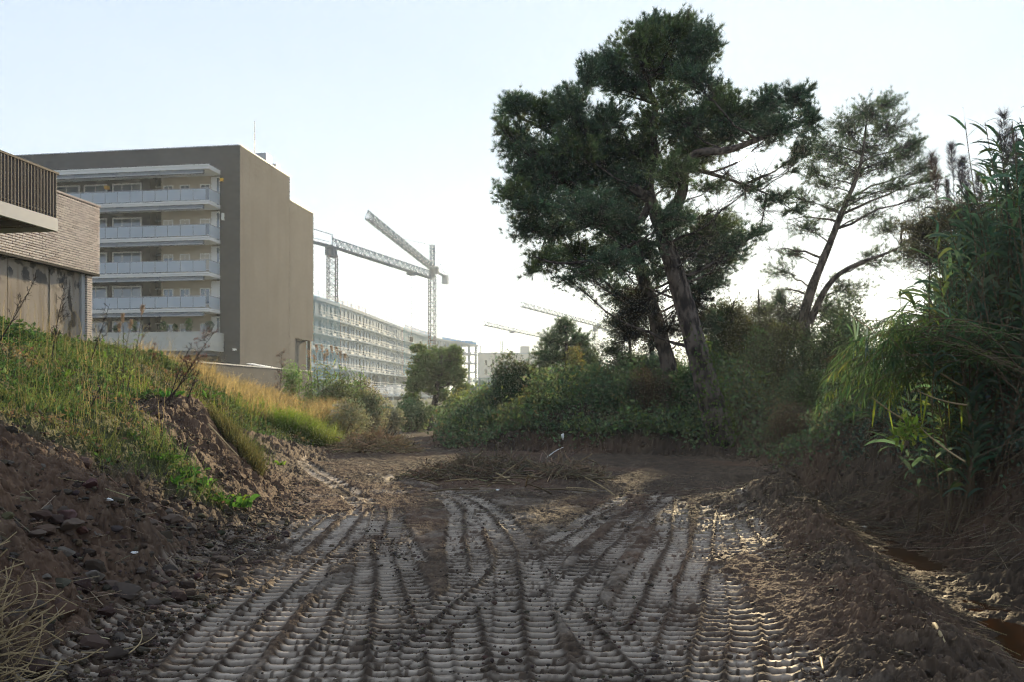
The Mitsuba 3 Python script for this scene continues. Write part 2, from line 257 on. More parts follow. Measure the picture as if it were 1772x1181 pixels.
def ground_sheet():
    tt = np.r_[np.linspace(-2.6, -0.74, 70, endpoint=False), np.linspace(-0.72, 0.72, 1060), np.linspace(0.74, 2.6, 70)[1:]]
    ys = [-2.2]
    while ys[-1] < 1200:
        y = ys[-1]; ys.append(y + (0.25 if y < 3.6 else 0.0145 if y < 5.5 else min(0.00048 * y * y, 0.009 * y) if y < 60 else 0.06 * y))
    ys = np.array(ys); X = tt[None] * (ys[:, None] + 3.0); Y = np.repeat(ys[:, None], len(tt), 1)
    x, y = X.ravel(), Y.ravel()
    z, dl, dr, dd, rd = height(x, y, True)
    near = y < 45; dz, pad, trk = np.zeros_like(x), np.zeros_like(x), np.zeros_like(x)
    flat = near & (y < 26) & (dl < 0.55) & (dr < 0); a, b, c = tracks(x[flat], y[flat]); dz[flat], pad[flat], trk[flat] = a, b, c
    bare = 1 - grassy(x, y, dl) * (dl > 0)
    fine, mid = np.zeros_like(x), np.zeros_like(x)
    fine[near] = fb(x[near], y[near], 9.0, 4, 11) - 0.5; mid[near] = fb(x[near], y[near], 2.6, 4, 12) - 0.5
    grit = np.zeros_like(x); nn = y < 18; grit[nn] = fb(x[nn], y[nn], 30.0, 2, 15) - 0.5
    lump = np.zeros_like(x); lump[near] = np.clip(meshkit.noise(np.stack([x[near] * 11, y[near] * 11, z[near] * 11], -1), 3) - 0.55, 0, 1)
    loose = (1 - trk) * np.where(near, 1, 0)
    rough = sst(-0.2, 0.4, np.maximum(np.maximum(dl, dr + 0.4), 0.6 - rd)); rdg = np.zeros_like(x); rdg[near] = 1 - 2 * np.abs(fb(x[near], y[near], 4.2, 4, 14) - 0.5); rdg = rdg ** 2 - 0.75
    bits = np.zeros_like(x); bits[nn] = sst(0.64, 0.76, meshkit.noise(np.stack([x[nn] * 36, y[nn] * 26, 0 * x[nn]], -1), 77)) * sst(.38, .6, fb(x[nn], y[nn], 1.6, 3, 78))
    z = z + dz + loose * ((0.08 + 0.08 * rough) * mid + (0.07 + 0.13 * rough) * fine + (0.04 + 0.12 * rough) * rdg + 0.12 * lump * rough + (0.03 + 0.04 * rough) * grit) + trk * (0.018 * fine + 0.010 * grit + 0.012 * bits)
    z = z + 0.16 * loose * sst(0.1, 0.8, np.maximum(dl, dr)) * bare * mid
    # colours of the earth itself
    n1, n2 = fb(x, y, 0.9, 4, 21), fb(x, y, 4.5, 4, 22); red = sst(0.45, 0.7, fb(x, y, 0.5, 3, 23)); e = lambda a: np.array(a)[None]
    col = e((0.056, 0.037, 0.025)) * (0.55 + 0.9 * n2[:, None]) * (1 - red[:, None]) + e((0.082, 0.047, 0.030)) * (0.55 + 0.9 * n2[:, None]) * red[:, None]
    dry = (sst(0.45, 0.75, 0.6 * fine + 0.6 * grit + 0.5 + 0.4 * (n1 - 0.5)) * loose)[:, None]; col = col * (1 - 0.5 * dry) + e((0.095, 0.066, 0.046)) * 0.5 * dry
    col = col * np.clip(1 + 1.3 * grit + 0.9 * fine, 0.35, 2)[:, None]
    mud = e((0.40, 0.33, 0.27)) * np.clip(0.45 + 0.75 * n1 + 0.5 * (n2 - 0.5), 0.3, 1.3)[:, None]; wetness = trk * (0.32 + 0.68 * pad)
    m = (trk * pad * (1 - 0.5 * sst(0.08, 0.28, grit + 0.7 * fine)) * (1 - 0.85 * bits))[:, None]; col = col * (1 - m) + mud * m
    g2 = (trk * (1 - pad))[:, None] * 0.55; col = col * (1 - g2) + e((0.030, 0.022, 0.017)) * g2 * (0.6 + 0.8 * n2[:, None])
    smear = ((1 - trk) * (dl < -0.1) * (dr < -1.2) * (x < 1.9) * sst(0.5, 0.8, fb(x, y, 1.7, 4, 33) + 0.5 * fine) * (y < 15.5))[:, None] * 0.5; col = col * (1 - smear) + mud * 0.8 * smear
    wet = np.exp(-(dd / 0.9) ** 2) * (y < 19); col *= (1 - 0.45 * wet)[:, None]
    gm = (1 - bare)[:, None]; col = col * (1 - gm) + e((0.055, 0.055, 0.022)) * (0.6 + 0.8 * n2[:, None]) * gm
    rm = (sst(0.5, 1.5, dr) * 0.7)[:, None]; col = col * (1 - rm) + e((0.05, 0.04, 0.025)) * (0.6 + 0.8 * n2[:, None]) * rm
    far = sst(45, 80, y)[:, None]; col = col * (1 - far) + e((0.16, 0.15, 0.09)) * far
    n, k = X.shape; i, j = np.meshgrid(np.arange(n - 1), np.arange(k - 1), indexing='ij'); a = (i * k + j).ravel()
    f = np.vstack([np.stack([a, a + 1, a + k + 1], 1), np.stack([a, a + k + 1, a + k], 1)])
    uv = np.stack([np.clip(wetness + 1.2 * wet, 0, 1), 0 * x], 1)
    return (np.stack([x, y, z], 1), f), np.clip(col, 0.004, 0.9), uv
scene['earth_look'] = {'type': 'twosided', 'bsdf': {'type': 'bumpmap', 'arbitrary': proc(lambda p, n, uv: 0.05 * fbm(p.x * 16, p.y * 16, p.z * 16, 4), 4e-3), 'scale': 1.0,
    'bsdf': {'type': 'principled', 'base_color': VC, 'specular': 0.25, 'roughness': 0.9}}}
scene['mud_look'] = {'type': 'twosided', 'bsdf': {'type': 'bumpmap', 'arbitrary': proc(lambda p, n, uv: 0.018 * fbm(p.x * 22, p.y * 22, p.z * 16, 4), 4e-3), 'scale': 1.0,
    'bsdf': {'type': 'principled', 'base_color': VC, 'specular': 0.12, 'roughness': proc(lambda p, n, uv: 0.62 + 0.35 * fbm(p.x * 5, p.y * 5, 0.0, 3))}}}
GV, GC, GUV = ground_sheet()
def part_of(keep):
    f = GV[1][keep]; u, inv = np.unique(f, return_inverse=True); return (GV[0][u], inv.reshape(-1, 3)), GC[u]
wetf = GUV[GV[1], 0].mean(1) > 0.3
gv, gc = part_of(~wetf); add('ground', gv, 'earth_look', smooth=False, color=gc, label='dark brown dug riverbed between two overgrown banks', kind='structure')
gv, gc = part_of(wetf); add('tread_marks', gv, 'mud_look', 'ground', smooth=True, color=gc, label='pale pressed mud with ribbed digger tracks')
# smooth look-up of the finished surface for things that stand on it
def on_ground(x, y):
    x, y = np.atleast_1d(np.asarray(x, float)), np.atleast_1d(np.asarray(y, float)); return np.stack([x, y, height(x, y)], -1)
ws = np.array([(3.4, 3.0), (3.5, 5.0), (3.8, 7.0), (4.2, 8.8), (4.75, 10.5), (5.15, 12.2), (5.4, 13.6), (5.9, 13.6), (5.85, 12), (5.4, 10), (5.0, 8.3), (4.7, 6.5), (4.5, 5), (4.4, 3.0)])
from shapely.geometry import Polygon
import trimesh
wm = trimesh.creation.triangulate_polygon(Polygon(ws).buffer(0.25), engine='earcut')
add('stream_water', (np.c_[np.asarray(wm[0]), np.full(len(wm[0]), -0.345)], np.asarray(wm[1])), 'water_look', label='shallow rust brown water standing in the muddy ditch', kind='structure')

# ---------------------------------------------------------------- clods, stones, litter
ico = trimesh.creation.icosphere(0); ico2 = trimesh.creation.icosphere(2)
def lump_mesh(src, seed, rough=0.5, flat=0.7):
    v = np.array(src.vertices); n = meshkit.fbm(v * 1.3 + seed * 7.1, 3, seed); n2 = meshkit.noise(v * 3.1 + seed, seed)
    v = v * (0.75 + rough * (n - 0.3) + 0.35 * (n2 - 0.5))[:, None]; q = np.random.default_rng(seed).normal(size=(5, 3)); q /= np.linalg.norm(q, axis=1, keepdims=True)
    for a in q:
        h = v @ a; v = v - np.clip(h - 0.5, 0, 1)[:, None] * a
    v[:, 2] *= flat; return v, np.array(src.faces)
def scatter_lumps(pts, size, r, flat=0.75):
    protos = [lump_mesh(ico, k, 0.8, flat) for k in range(8)]; out = []
    pick = r.integers(0, 8, len(pts)); a = r.uniform(0, 2 * np.pi, len(pts))
    for k in range(8):
        s = pick == k
        if not s.any(): continue
        v, f = protos[k]; ca, sa = np.cos(a[s])[:, None], np.sin(a[s])[:, None]; sx = size[s][:, None]; st = r.uniform(0.7, 1.4, (s.sum(), 1))
        vv = np.stack([(v[None, :, 0] * ca - v[None, :, 1] * sa) * sx * st, (v[None, :, 0] * sa + v[None, :, 1] * ca) * sx, v[None, :, 2] * sx], -1) + pts[s][:, None]
        out.append((vv.reshape(-1, 3), (f[None] + (np.arange(s.sum()) * len(v))[:, None, None]).reshape(-1, 3)))
    return cat_vf(out)
def where(n, x0, x1, y0, y1, keep, r, power=1.0):
    y = y0 + (y1 - y0) * r.random(n) ** power; x = r.uniform(x0, x1, n); z, dl, dr, dd, rd = height(x, y, True)
    k = keep(x, y, dl, dr, rd); return np.stack([x[k], y[k], z[k]], 1)
def lumps_of(name, pts, size, label, r, base):
    vf = scatter_lumps(pts, size, r); cols = np.repeat(tint(base, len(vf[0]) // 12, r, 0.3, 0.08), 12, 0)
    add(name, vf, 'vertex_look', color=np.clip(cols, 0, 1), label=label, kind='stuff')
r1 = np.random.default_rng(21)
pts = where(19000, -7, -2.2, 4, 17, lambda x, y, dl, dr, rd: (dl > -0.35) & (r1.random(len(x)) > 0.9 * grassy(x, y, dl)), r1, 1.5)
lumps_of('soil_clods', pts, 0.007 + 0.036 * r1.random(len(pts)) ** 5 + 0.002 * pts[:, 1] / 5, 'crumbly dark brown clods all over the dug slope', r1, (0.050, 0.034, 0.025))
pts = where(30000, -3, 6.6, 4, 18, lambda x, y, dl, dr, rd: (dl < 0) & (dr < 0.8) & ((rd < 0.75) | (dr > -0.5) | (r1.random(len(x)) < 0.30 * sst(.55, .7, fb(x, y, 1.4, 3, 91)) + .006)), r1, 1.5)
lumps_of('mud_crumbs', pts, 0.006 + 0.024 * r1.random(len(pts)) ** 5 + 0.0015 * pts[:, 1] / 5, 'dark mud crumbs strewn over the tracks and the ditch ridge', r1, (0.050, 0.035, 0.026))
sx, sy = [], []                                       # crumbs along the seams of the tracks
for c, (pp, hw) in zip(t_pts, TR):
    k = r1.integers(0, 900, 420); o = np.where(r1.random(420) < 0.5, r1.normal(0, 0.03, 420), np.sign(r1.normal(size=420)) * hw + r1.normal(0, 0.04, 420)); t = nrm(np.gradient(c, axis=0))[k]
    sx.append(c[k, 0] + t[:, 1] * o); sy.append(c[k, 1] - t[:, 0] * o)
sx, sy = np.concatenate(sx), np.concatenate(sy); k = (sy > 4) & (sy < 17) & (fb(sx, sy, 2.0, 3, 92) > .5); pts = on_ground(sx[k], sy[k]); pts[:, 2] += 0.0
lumps_of('track_crumbs', pts, 0.005 + 0.022 * r1.random(len(pts)) ** 4, 'loose crumbs squeezed up along the edges of the tracks', r1, (0.055, 0.040, 0.030))
pts = where(9000, -4, 12, 14, 31, lambda x, y, dl, dr, rd: (dr > -0.5) & (dr < 1.1), r1)
lumps_of('bank_clods', pts, 0.02 + 0.07 * r1.random(len(pts)) ** 4, 'lumps of dark earth fallen along the foot of the far bank', r1, (0.07, 0.048, 0.034))
pts = where(900, -6.5, -2.4, 4.3, 13, lambda x, y, dl, dr, rd: (dl > -0.4) & (dl < 2.2) & (r1.random(len(x)) > grassy(x, y, dl)), r1, 1.3)
ico, keep_ico = trimesh.creation.icosphere(1), ico
vf = scatter_lumps(pts, 0.025 + 0.085 * r1.random(len(pts)) ** 3, r1); ico = keep_ico
add('soil_clods', vf, 'vertex_look', color=np.repeat(tint((0.05, 0.033, 0.023), len(pts), r1, .35, .1), 42, 0), label='bigger broken lumps of dark earth rolled down the dug slope', kind='stuff')
protos = [mikit.ply(lump_mesh(ico2, 40 + k, 0.9, 0.75), f'stone_look_{k % 3}', smooth=30) for k in range(6)]
pts = where(900, -6.5, -2.5, 4.5, 11, lambda x, y, dl, dr, rd: (dl > -0.1) & (dl < 2.3) & (r1.random(len(x)) > grassy(x, y, dl)), r1, 1.2)[:150]
for i, q in enumerate(pts):
    s = 0.022 + 0.06 * r1.random() ** 2.5
    m = T().translate([q[0], q[1], q[2] + s * 0.15]).rotate([0, 0, 1], float(r1.uniform(0, 360))).rotate([1, 0, 0], float(r1.uniform(-25, 25))).scale([s * r1.uniform(0.9, 1.4), s, s * r1.uniform(0.7, 1.1)])
    copy_of('stone', protos[i % 6], m, label='rough brown or grey stone stuck in the dug slope below the grass', category='stone', group='stones in the dug slope')
BIG = [(300, 905, .13, 0), (330, 920, .12, 2), (262, 912, .10, 0), (165, 1000, .08, 1), (215, 1030, .13, 2), (120, 915, .10, 0), (115, 960, .08, 1), (60, 930, .07, 0), (230, 890, .08, 2)]
names = ['reddish brown boulder above the dark hollow in the dug slope', 'dark boulder at the lip of the hollow in the dug slope', 'brown boulder west of the dark hollow in the slope', 'smooth greenish grey stone low on the dug slope', 'large flat clod of earth at the foot of the dug slope', 'brown boulder high on the dug slope near the picture edge', 'rounded grey stone among the gravel of the dug slope', 'small brown stone at the edge of the picture on the slope', 'dark brown lump just above the cluster of boulders']
for (u, v, s, kd), nm in zip(BIG, names):
    d = 8.5
    for _ in range(40):                               # walk along the sight line to the slope
        q = P(u, v, d); d += 0.5 * (q[2] - H(q[0], q[1])[0]) / max(0.15, (v - HY) / F + 0.5)
    m = T().translate([q[0], q[1], q[2] + 0.2 * s]).rotate([0, 0, 1], float(r1.uniform(0, 360))).scale([s * 1.3, s, s * 0.8])
    copy_of('boulder', protos[kd if kd < 6 else 0], m, label=nm, category='stone')
# ---------------------------------------------------------------- brick building at the edge of the picture
E2 = nrm(np.array([0.148, 1.0, 0.0])); E1 = nrm(np.array([1.0, -0.148, 0.0]))
rb = np.random.default_rng(5)
bb = thing('brick_building', 'pale brick building on stained concrete panels above the grassy bank', 'building')
fr = Frame((-12.3, 25.0, 0.0), -E2, E1)               # first axis towards the camera, second out of the wall
add('wall', fr.boxes([(0.02, 13, -7, -0.055, 5.42, 7.42)]), 'joint_dark', bb, label='dark mortar bed behind the pale bricks')
bw, bh, rest = 0.245, 0.068, []
protoB = [[mikit.ply(box(0, w - 0.022, -0.055, pr, 0, bh - 0.024), f'brick_look_{c}') for c in range(4)] for w in (bw, bw / 2) for pr in (0.0, 0.006)]
NB = 0; cells = []
for row in range(29):
    t = -0.0 if row % 2 else -bw / 2
    while t < 9.0:
        w = bw; t0 = t
        if t0 < 0: w = bw / 2; t0 = 0.0; t = -bw / 2
        cells.append((t0, 5.43 + row * bh, w, row)); t = t0 + w
vis = sorted([c for c in cells if c[0] < 4.2], key=lambda c: c[0])
for c in cells:
    k = int(rb.choice(4, p=[.4, .3, .2, .1])); pv = int(rb.random() < 0.5)
    if NB < 300 and c[0] < 2.6:
        m = T().translate((fr.o + c[0] * fr.M[0] + c[1] * np.array([0, 0, 1.0])).tolist()) @ T(np.block([[fr.M.T, np.zeros((3, 1))], [np.zeros((1, 3)), np.ones((1, 1))]]))
        copy_of('brick', protoB[(0 if c[2] == bw else 2) + pv][k], m, f'{bb}__wall'); NB += 1
    else: rest.append((k, (c[0], c[0] + c[2] - 0.022, -0.055, 0.006 * pv, c[1], c[1] + bh - 0.024)))
for k in range(4):
    add('brick_face', fr.boxes([b for q, b in rest if q == k]), f'brick_look_{k}', f'{bb}__wall', kind='stuff')
add('end_brick', fr.boxes([(-0.012, 0.02, -7, -0.06 - 0.0, 5.43 + r * bh, 5.43 + r * bh + bh - 0.024) for r in range(29)]), 'brick_look_1', f'{bb}__wall')
add('coping', fr.box(-0.03, 13, -7, 0.02, 7.42, 7.47), 'brick_look_3', bb)
add('soffit_band', fr.boxes([(0.0, 13, -1, 0.004, 5.36, 5.419)]), 'joint_dark', bb)
for i, (a, b) in enumerate(((0.62, 1.86), (1.9, 3.42), (3.46, 5.2), (5.24, 8.0), (8.04, 12))):
    add('concrete_panel', fr.box(a, b, -0.6, -0.22 - 0.012 * (i % 2), 1.5, 5.36), 'old_concrete', bb, label=('black streaked end panel of old concrete', 'grey weathered panel of old concrete')[i > 0])
add('joint_backing', fr.box(0.45, 12, -0.9, -0.32, 1.5, 5.36), 'joint_dark', bb)
add('drip_strip', fr.box(0.45, 0.60, -0.5, -0.16, 1.5, 5.36), 'metal_grey', bb)
add('brick_pier', fr.boxes([(0.2, 0.43, -0.6, -0.10 - 0.006 * (r % 2), 1.6 + r * bh, 1.6 + r * bh + bh - 0.018) for r in range(55)]), 'brick_look_1', bb)
add('pier_core', fr.box(0.22, 0.42, -0.55, -0.13, 1.5, 5.36), 'joint_dark', bb)
ter = f'{bb}__terrace'
fo = Frame((-10.3, 19.0, 0.0), -E2, E1)               # edge of the overhanging terrace
add('terrace', fo.boxes([(0, 6.5, -2.9, -0.09, 5.60, 5.76)]), 'slat_brown', bb)
add('fascia', fo.boxes([(-0.012, 6.5, -0.086, 0.0, 5.50, 5.79), (-0.012, 0.06, -2.88, -0.088, 5.50, 5.78)]), 'beam_grey', ter, label='pale steel edge beam of the terrace')
add('joist', fo.boxes([(k, k + 0.12, -2.85, -0.1, 5.48, 5.595) for k in (0.7, 1.9, 3.1, 4.3)]), 'slat_brown', ter)
add('handrail', fo.boxes([(-0.06, 6.5, -0.07, -0.005, 6.80, 6.845), (-0.02, 6.5, -0.05, -0.02, 5.86, 5.89)]), 'slat_brown', ter)
bal = mikit.ply(fo.box(0, 0.024, -0.070, -0.012, 5.79, 6.80), 'slat_brown')
for k in range(46): copy_of('baluster', bal, T().translate((-E2 * (0.02 + 0.098 * k)).tolist()), ter)

# ---------------------------------------------------------------- grey apartment building
ap = thing('apartment_building', 'taupe rendered apartment block with long glazed balconies and a blank end wall', 'building')
fa = Frame((-23.06, 71.0, 0.0), -E1, E2)              # a along the front from the corner, b into the depth
ZR = 23.2
fl = [18.13, 15.16, 12.19, 9.22]                       # tops of the balcony slabs
add('wall', fa.boxes([(0.0, 1.8, 0.0, 1.0, 1.0, ZR), (1.801, 30, 0.0, 1.0, 21.2, ZR)]), 'stucco_dark', ap, label='dark grey rendered front with a tall plain strip at the corner')
add('end_wall', fa.boxes([(-0.02, 0.0, -0.004, 10.3, 1.0, ZR + 0.01), (0.0, 30, 10.28, 10.3, 1, ZR), (-0.03, 0.2, 10.3, 11.6, 1.0, 20.9)]), 'stucco_taupe', ap, label='blank sunlit brown end wall')
add('rear_block', fa.boxes([(-0.024, 24, 10.32, 16.3, 7.7, 20.98), (0.6, 24, 11.6, 16, 1.0, 7.69)]), 'stucco_taupe', ap, label='lower rear part on an overhang')
add('column', fa.box(0.05, 0.35, 15.6, 15.95, 1.0, 7.69), 'slat_brown', ap)
add('roof', fa.boxes([(-0.05, 30, -0.03, 10.34, ZR, ZR + 0.07), (-0.06, 24, 10.36, 16.34, 20.98, 21.05)]), 'metal_grey', ap)
for b0, b1, z1 in ((6.2, 7.4, 24.4), (8.4, 9.2, 24.0)): add('roof_box', fa.box(0.5, 2.0, b0, b1, ZR + 0.07, z1), 'metal_grey', f'{ap}__roof')
add('aerial', tube([fa.o + fa.M.T @ np.array([0.6, 4.0, z]) for z in (ZR, 24.5, 26.6)], [0.05, 0.04, 0.03]), 'metal_grey', f'{ap}__roof')
# back walls behind the balconies, storey by storey
zs = [21.0, *fl, 6.2]
bays_l = [(9.15, 11.9), (12.4, 14.6), (15.0, 17.6)]
ra = np.random.default_rng(12)
add('loggia_wall', fa.boxes([(2.72, 7.35, 0.30, 1.2, 5.0, 21.19)]), 'stucco_beige', ap, label='beige recessed wall behind the balconies')
add('grey_wall', fa.boxes([(8.35, 30, 0.25, 1.2, 5.0, 21.19)]), 'stucco_dark', ap)
add('niche', fa.boxes([(7.36, 8.34, 1.3, 2.2, 5.0, 21.19)]), 'dark_void', ap)
def window(a0, a1, z0, z1, parent, b, shut=0.0, leafs=2, wide=0.09):
    k = uniq(f'{parent}__window'); t = wide
    scene[k] = mikit.ply(fa.boxes([(a0, a1, b - 0.05, b + 0.02, z1 - t, z1), (a0, a1, b - 0.05, b + 0.02, z0, z0 + t), (a0, a0 + t, b - 0.049, b + 0.02, z0 + t, z1 - t), (a1 - t, a1, b - 0.049, b + 0.02, z0 + t, z1 - t)]
        + [(a0 + (a1 - a0) * i / leafs - 0.03, a0 + (a1 - a0) * i / leafs + 0.03, b - 0.04, b + 0.02, z0 + t, z1 - t) for i in range(1, leafs)]), 'white_paint')
    add('pane', fa.box(a0 + t, a1 - t, b - 0.015, b - 0.005, z0 + t, z1 - t), 'pane_look', k)
    if shut > 0: add('shutter', fa.box(a0 + t * .6, a1 - t * .6, b - 0.035, b - 0.02, z1 - t - (z1 - z0 - 2 * t) * shut, z1 - t), 'shutter_look', k)
W3 = [(2.82, 3.75), (4.68, 5.6), (6.22, 7.14)]
SH = [[0, 0, 0], [.25, .45, .5], [1, 1, .2], [0, 0, 0], [0, .3, 0]]
for s in range(5):
    zf = zs[s + 1] if s < 4 else 6.2
    for i, (a0, a1) in enumerate(W3): window(a0, a1, zf + 0.55, zf + 1.98, ap, 0.29, SH[s][i])
    for i, (a0, a1) in enumerate(bays_l): window(a0, a1, zf + 0.05, zf + 2.3, ap, 0.24, (0, 0, 0.6)[i] if s % 2 else (0.0, 1.0, 0)[i] * (s == 3), 2 if i else 3, 0.12)
    add('side_door', fa.boxes([(1.82, 2.7, 0.2, 0.9, zf, zf + 2.55)]), 'white_paint', ap, label='white panel door at the end of the balcony')
    if s != 3: window(1.84, 2.24, zf + 0.05, zf + 2.5, ap, 0.19, 0, 1, 0.07)
    add('niche_door', fa.boxes([(7.5, 8.2, 1.2, 1.29, zf, zf + 2.1)]), 'slat_brown', ap)
    add('niche_rail', fa.boxes([(7.37, 8.34, 1.0, 1.06, zf + 2.05, zf + 2.13)]), 'metal_grey', ap)
# balconies
BP = 1.95
def slab(parent, zt, th, k):
    add('slab', fa.boxes([(1.78, 30, -BP + 0.35, 0.24, zt - th, zt - 0.02)]), 'white_paint', parent)
    add('fascia', fa.boxes([(1.76, 30, -BP, -BP + 0.34, zt - th - 0.0, zt), (1.76, 1.775, -BP + 0.345, -0.002, zt - th, zt), (1.70, 30, -BP - 0.05, -BP - 0.002, zt - 0.1, zt + 0.02)]), 'beam_white', parent)
    for j in range(6):
        a = 2.3 + 3.9 * j
        add('awning_box', fa.boxes([(a, a + 3.82, -BP + 0.05, -BP + 0.30, zt - th - 0.34, zt - th - 0.03), (a + 3.83, a + 3.89, -BP + 0.0, -BP + 0.30, zt - th - 0.38, zt - th - 0.005)]), 'awning_grey', parent)
        add('awning_bar', fa.box(a + 0.02, a + 3.8, -BP - 0.02, -BP + 0.04, zt - th - 0.36, zt - th - 0.27), 'metal_grey', parent)
can = f'{ap}__canopy'
add('canopy', fa.box(1.9, 30, -0.03, 0.0, 20.85, 21.1), 'beam_white', ap); slab(can, 21.14, 0.36, 0)
for s in range(4):
    bk = uniq(f'{ap}__balcony'); z = fl[s]
    scene[bk] = mikit.ply(fa.box(1.9, 30, -0.03, -0.001, z - 0.25, z - 0.03), 'beam_white')
    slab(bk, z, 0.27, s)
    add('rail', fa.boxes([(1.78, 30, -BP + 0.03, -BP + 0.09, z + 1.03, z + 1.07), (1.79, 1.84, -BP + 0.1, -0.01, z + 1.03, z + 1.07), (1.78, 30, -BP + 0.04, -BP + 0.08, z + 0.09, z + 0.12)]), 'metal_grey', bk)
    for j in range(18):
        a = 2.05 + 1.135 * j
        add('glass_panel', fa.box(a + 0.03, a + 1.105, -BP + 0.05, -BP + 0.062, z + 0.13, z + 1.0), 'frosted_glass', bk)
        add('post', fa.box(a - 0.022, a + 0.022, -BP + 0.03, -BP + 0.08, z + 0.02, z + 1.03), 'metal_grey', bk)
    add('side_glass', fa.box(1.80, 1.812, -BP + 0.12, -0.05, z + 0.1, z + 1.0), 'frosted_glass', bk)
pk = f'{ap}__parapet'
add('parapet', fa.boxes([(1.45, 30, -BP - 0.35, -BP - 0.15, 5.6, 7.28), (1.45, 1.65, -BP - 0.148, -0.004, 5.6, 7.28), (1.46, 30, -BP - 0.14, 0.2, 5.62, 6.1)]), 'parapet_grey', ap, label='solid light grey parapet of the lowest balcony')
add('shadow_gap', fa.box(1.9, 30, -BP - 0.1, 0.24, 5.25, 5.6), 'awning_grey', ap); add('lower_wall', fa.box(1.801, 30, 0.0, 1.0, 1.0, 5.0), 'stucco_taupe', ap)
add('rail', fa.boxes([(4.5, 18, -BP - 0.06, -BP - 0.02, 5.12, 5.3)]), 'beam_white', pk)
window(3.3, 4.9, 4.2, 4.95, ap, -0.01, 0, 2, 0.08)
add('garage_door', fa.boxes([(0.55, 1.75, -0.02, -0.003, 1.2, 4.55), (0.5, 1.8, -0.05, -0.001, 4.56, 4.62)]), 'stucco_dark', ap)
add('yellow_box', fa.box(0.62, 0.85, -0.2, -0.05, 3.9, 4.4), 'lamp_yellow', ap)
add('camera_unit', fa.boxes([(0.2, 0.5, -0.35, -0.2, 5.72, 5.88), (0.3, 0.36, -0.2, -0.004, 5.78, 5.84)]), 'white_paint', ap)
for a, z in ((1.45, 20.2), (12.15, 19.95)): add('wall_lamp', fa.boxes([(a, a + 0.3, -0.14, -0.01 if a < 2 else 0.24, z, z + 0.26)]), 'lamp_yellow', ap)
add('meter_box', fa.boxes([(1.4, 1.62, -0.12, -0.004, 16.9, 17.5)]), 'white_paint', ap)
# low boundary wall in front of it
lw = thing('boundary_wall', 'long brown rendered garden wall with a pale coping below the apartments', 'wall')
fw = Frame((-20.3, 42.0, 0), E2, E1)
add('wall', fw.box(0, 27, -0.25, 0, 0.5, 3.85), 'stucco_taupe', lw); add('coping', fw.box(-0.05, 27.05, -0.3, 0.05, 3.85, 3.93), 'metal_grey', lw)
av = thing('white_awning', 'white awning roof showing over the coping of the garden wall', 'awning')
fv = Frame((-20.9, 66.0, 0), E1, E2); add('sheet', fv.w((np.array([[0, 0, 4.45], [4.0, 0, 3.75], [4.0, 1.2, 3.78], [0, 1.2, 4.48], [0, 0, 4.39], [4, 0, 3.69], [4, 1.2, 3.72], [0, 1.2, 4.42]]), np.array([[0, 1, 2], [0, 2, 3], [4, 6, 5], [4, 7, 6], [0, 5, 1], [0, 4, 5], [1, 6, 2], [1, 5, 6], [3, 2, 6], [3, 6, 7], [0, 3, 7], [0, 7, 4]]))), 'white_paint', av)
add('prop', fv.boxes([(0.1, 0.16, 1.0, 1.06, 1.5, 4.36), (3.8, 3.86, 1.0, 1.06, 1.5, 3.68)]), 'metal_grey', av)

# ---------------------------------------------------------------- building under construction, curved
cb = thing('construction_building', 'long curved concrete building under construction with blue netting and open floors', 'building')
ctr = spline(np.array([(-41.5, 128.0), (-38.5, 140), (-34.6, 162), (-32.2, 182), (-29.6, 212), (-26.2, 241), (-20.0, 270), (-12.3, 296)]), 400)
cs = np.r_[0, np.cumsum(np.linalg.norm(np.diff(ctr, axis=0), axis=1))]; CL = cs[-1]
def cpt(s): return np.stack([np.interp(s, cs, ctr[:, 0]), np.interp(s, cs, ctr[:, 1])], -1)
def seg_box(s0, s1, n0, n1, z0, z1):                   # a box that follows the curve; n positive = out, to the camera's side
    p0, p1 = cpt(s0), cpt(s1); t = nrm(p1 - p0); n = np.array([t[1], -t[0]])
    return Frame((p0[0], p0[1], 0), (t[0], t[1], 0), (n[0], n[1], 0)).box(0, np.linalg.norm(p1 - p0), n0, n1, z0, z1)
LV = [20.1, 16.95, 13.8, 10.65, 7.5, 4.35, 1.2]
cuts = np.linspace(0, CL, 33); bayL = cuts[1] - cuts[0]
rc = np.random.default_rng(3); wall, slabs, rails = [], [], []
s_open = 0.50 * CL; s_end = 0.86 * CL; nwin = 0
def pix_s(u): return np.interp(u, CX + F * ctr[:, 0] / ctr[:, 1], cs)
sA, sB, sE = pix_s(641), pix_s(700), pix_s(797)
for li in range(5):
    zt, zb = LV[li], LV[li + 1]
    for c0, c1 in zip(cuts[:-1], cuts[1:]):
        mid = (c0 + c1) / 2
        if li == 4 and mid > sA: continue
        if mid > sE: continue
        L = c1 - c0; kind = rc.integers(0, 3)
        wins = [[(0.20, 0.36), (0.60, 0.84)], [(0.10, 0.32), (0.56, 0.68), (0.80, 0.92)], [(0.14, 0.36), (0.64, 0.80)]][int((mid * 0.37) % 3)]
        h0, h1 = zb + 0.35, zb + 2.55
        wall += [seg_box(c0, c1, -0.3, 0, zb + 0.0, h0), seg_box(c0, c1, -0.3, 0, h1, zt - 0.24)]
        e = [0] + [x for w in wins for x in w] + [1]
        for k in range(0, len(e), 2): wall.append(seg_box(c0 + e[k] * L, c0 + e[k + 1] * L, -0.3, -0.002, h0, h1))
        for w in wins:
            if nwin < 300 and mid > 14: add('window', seg_box(c0 + w[0] * L, c0 + w[1] * L, -0.28, -0.24, h0 + 0.01, h1 - 0.01), 'dark_void', cb); nwin += 1
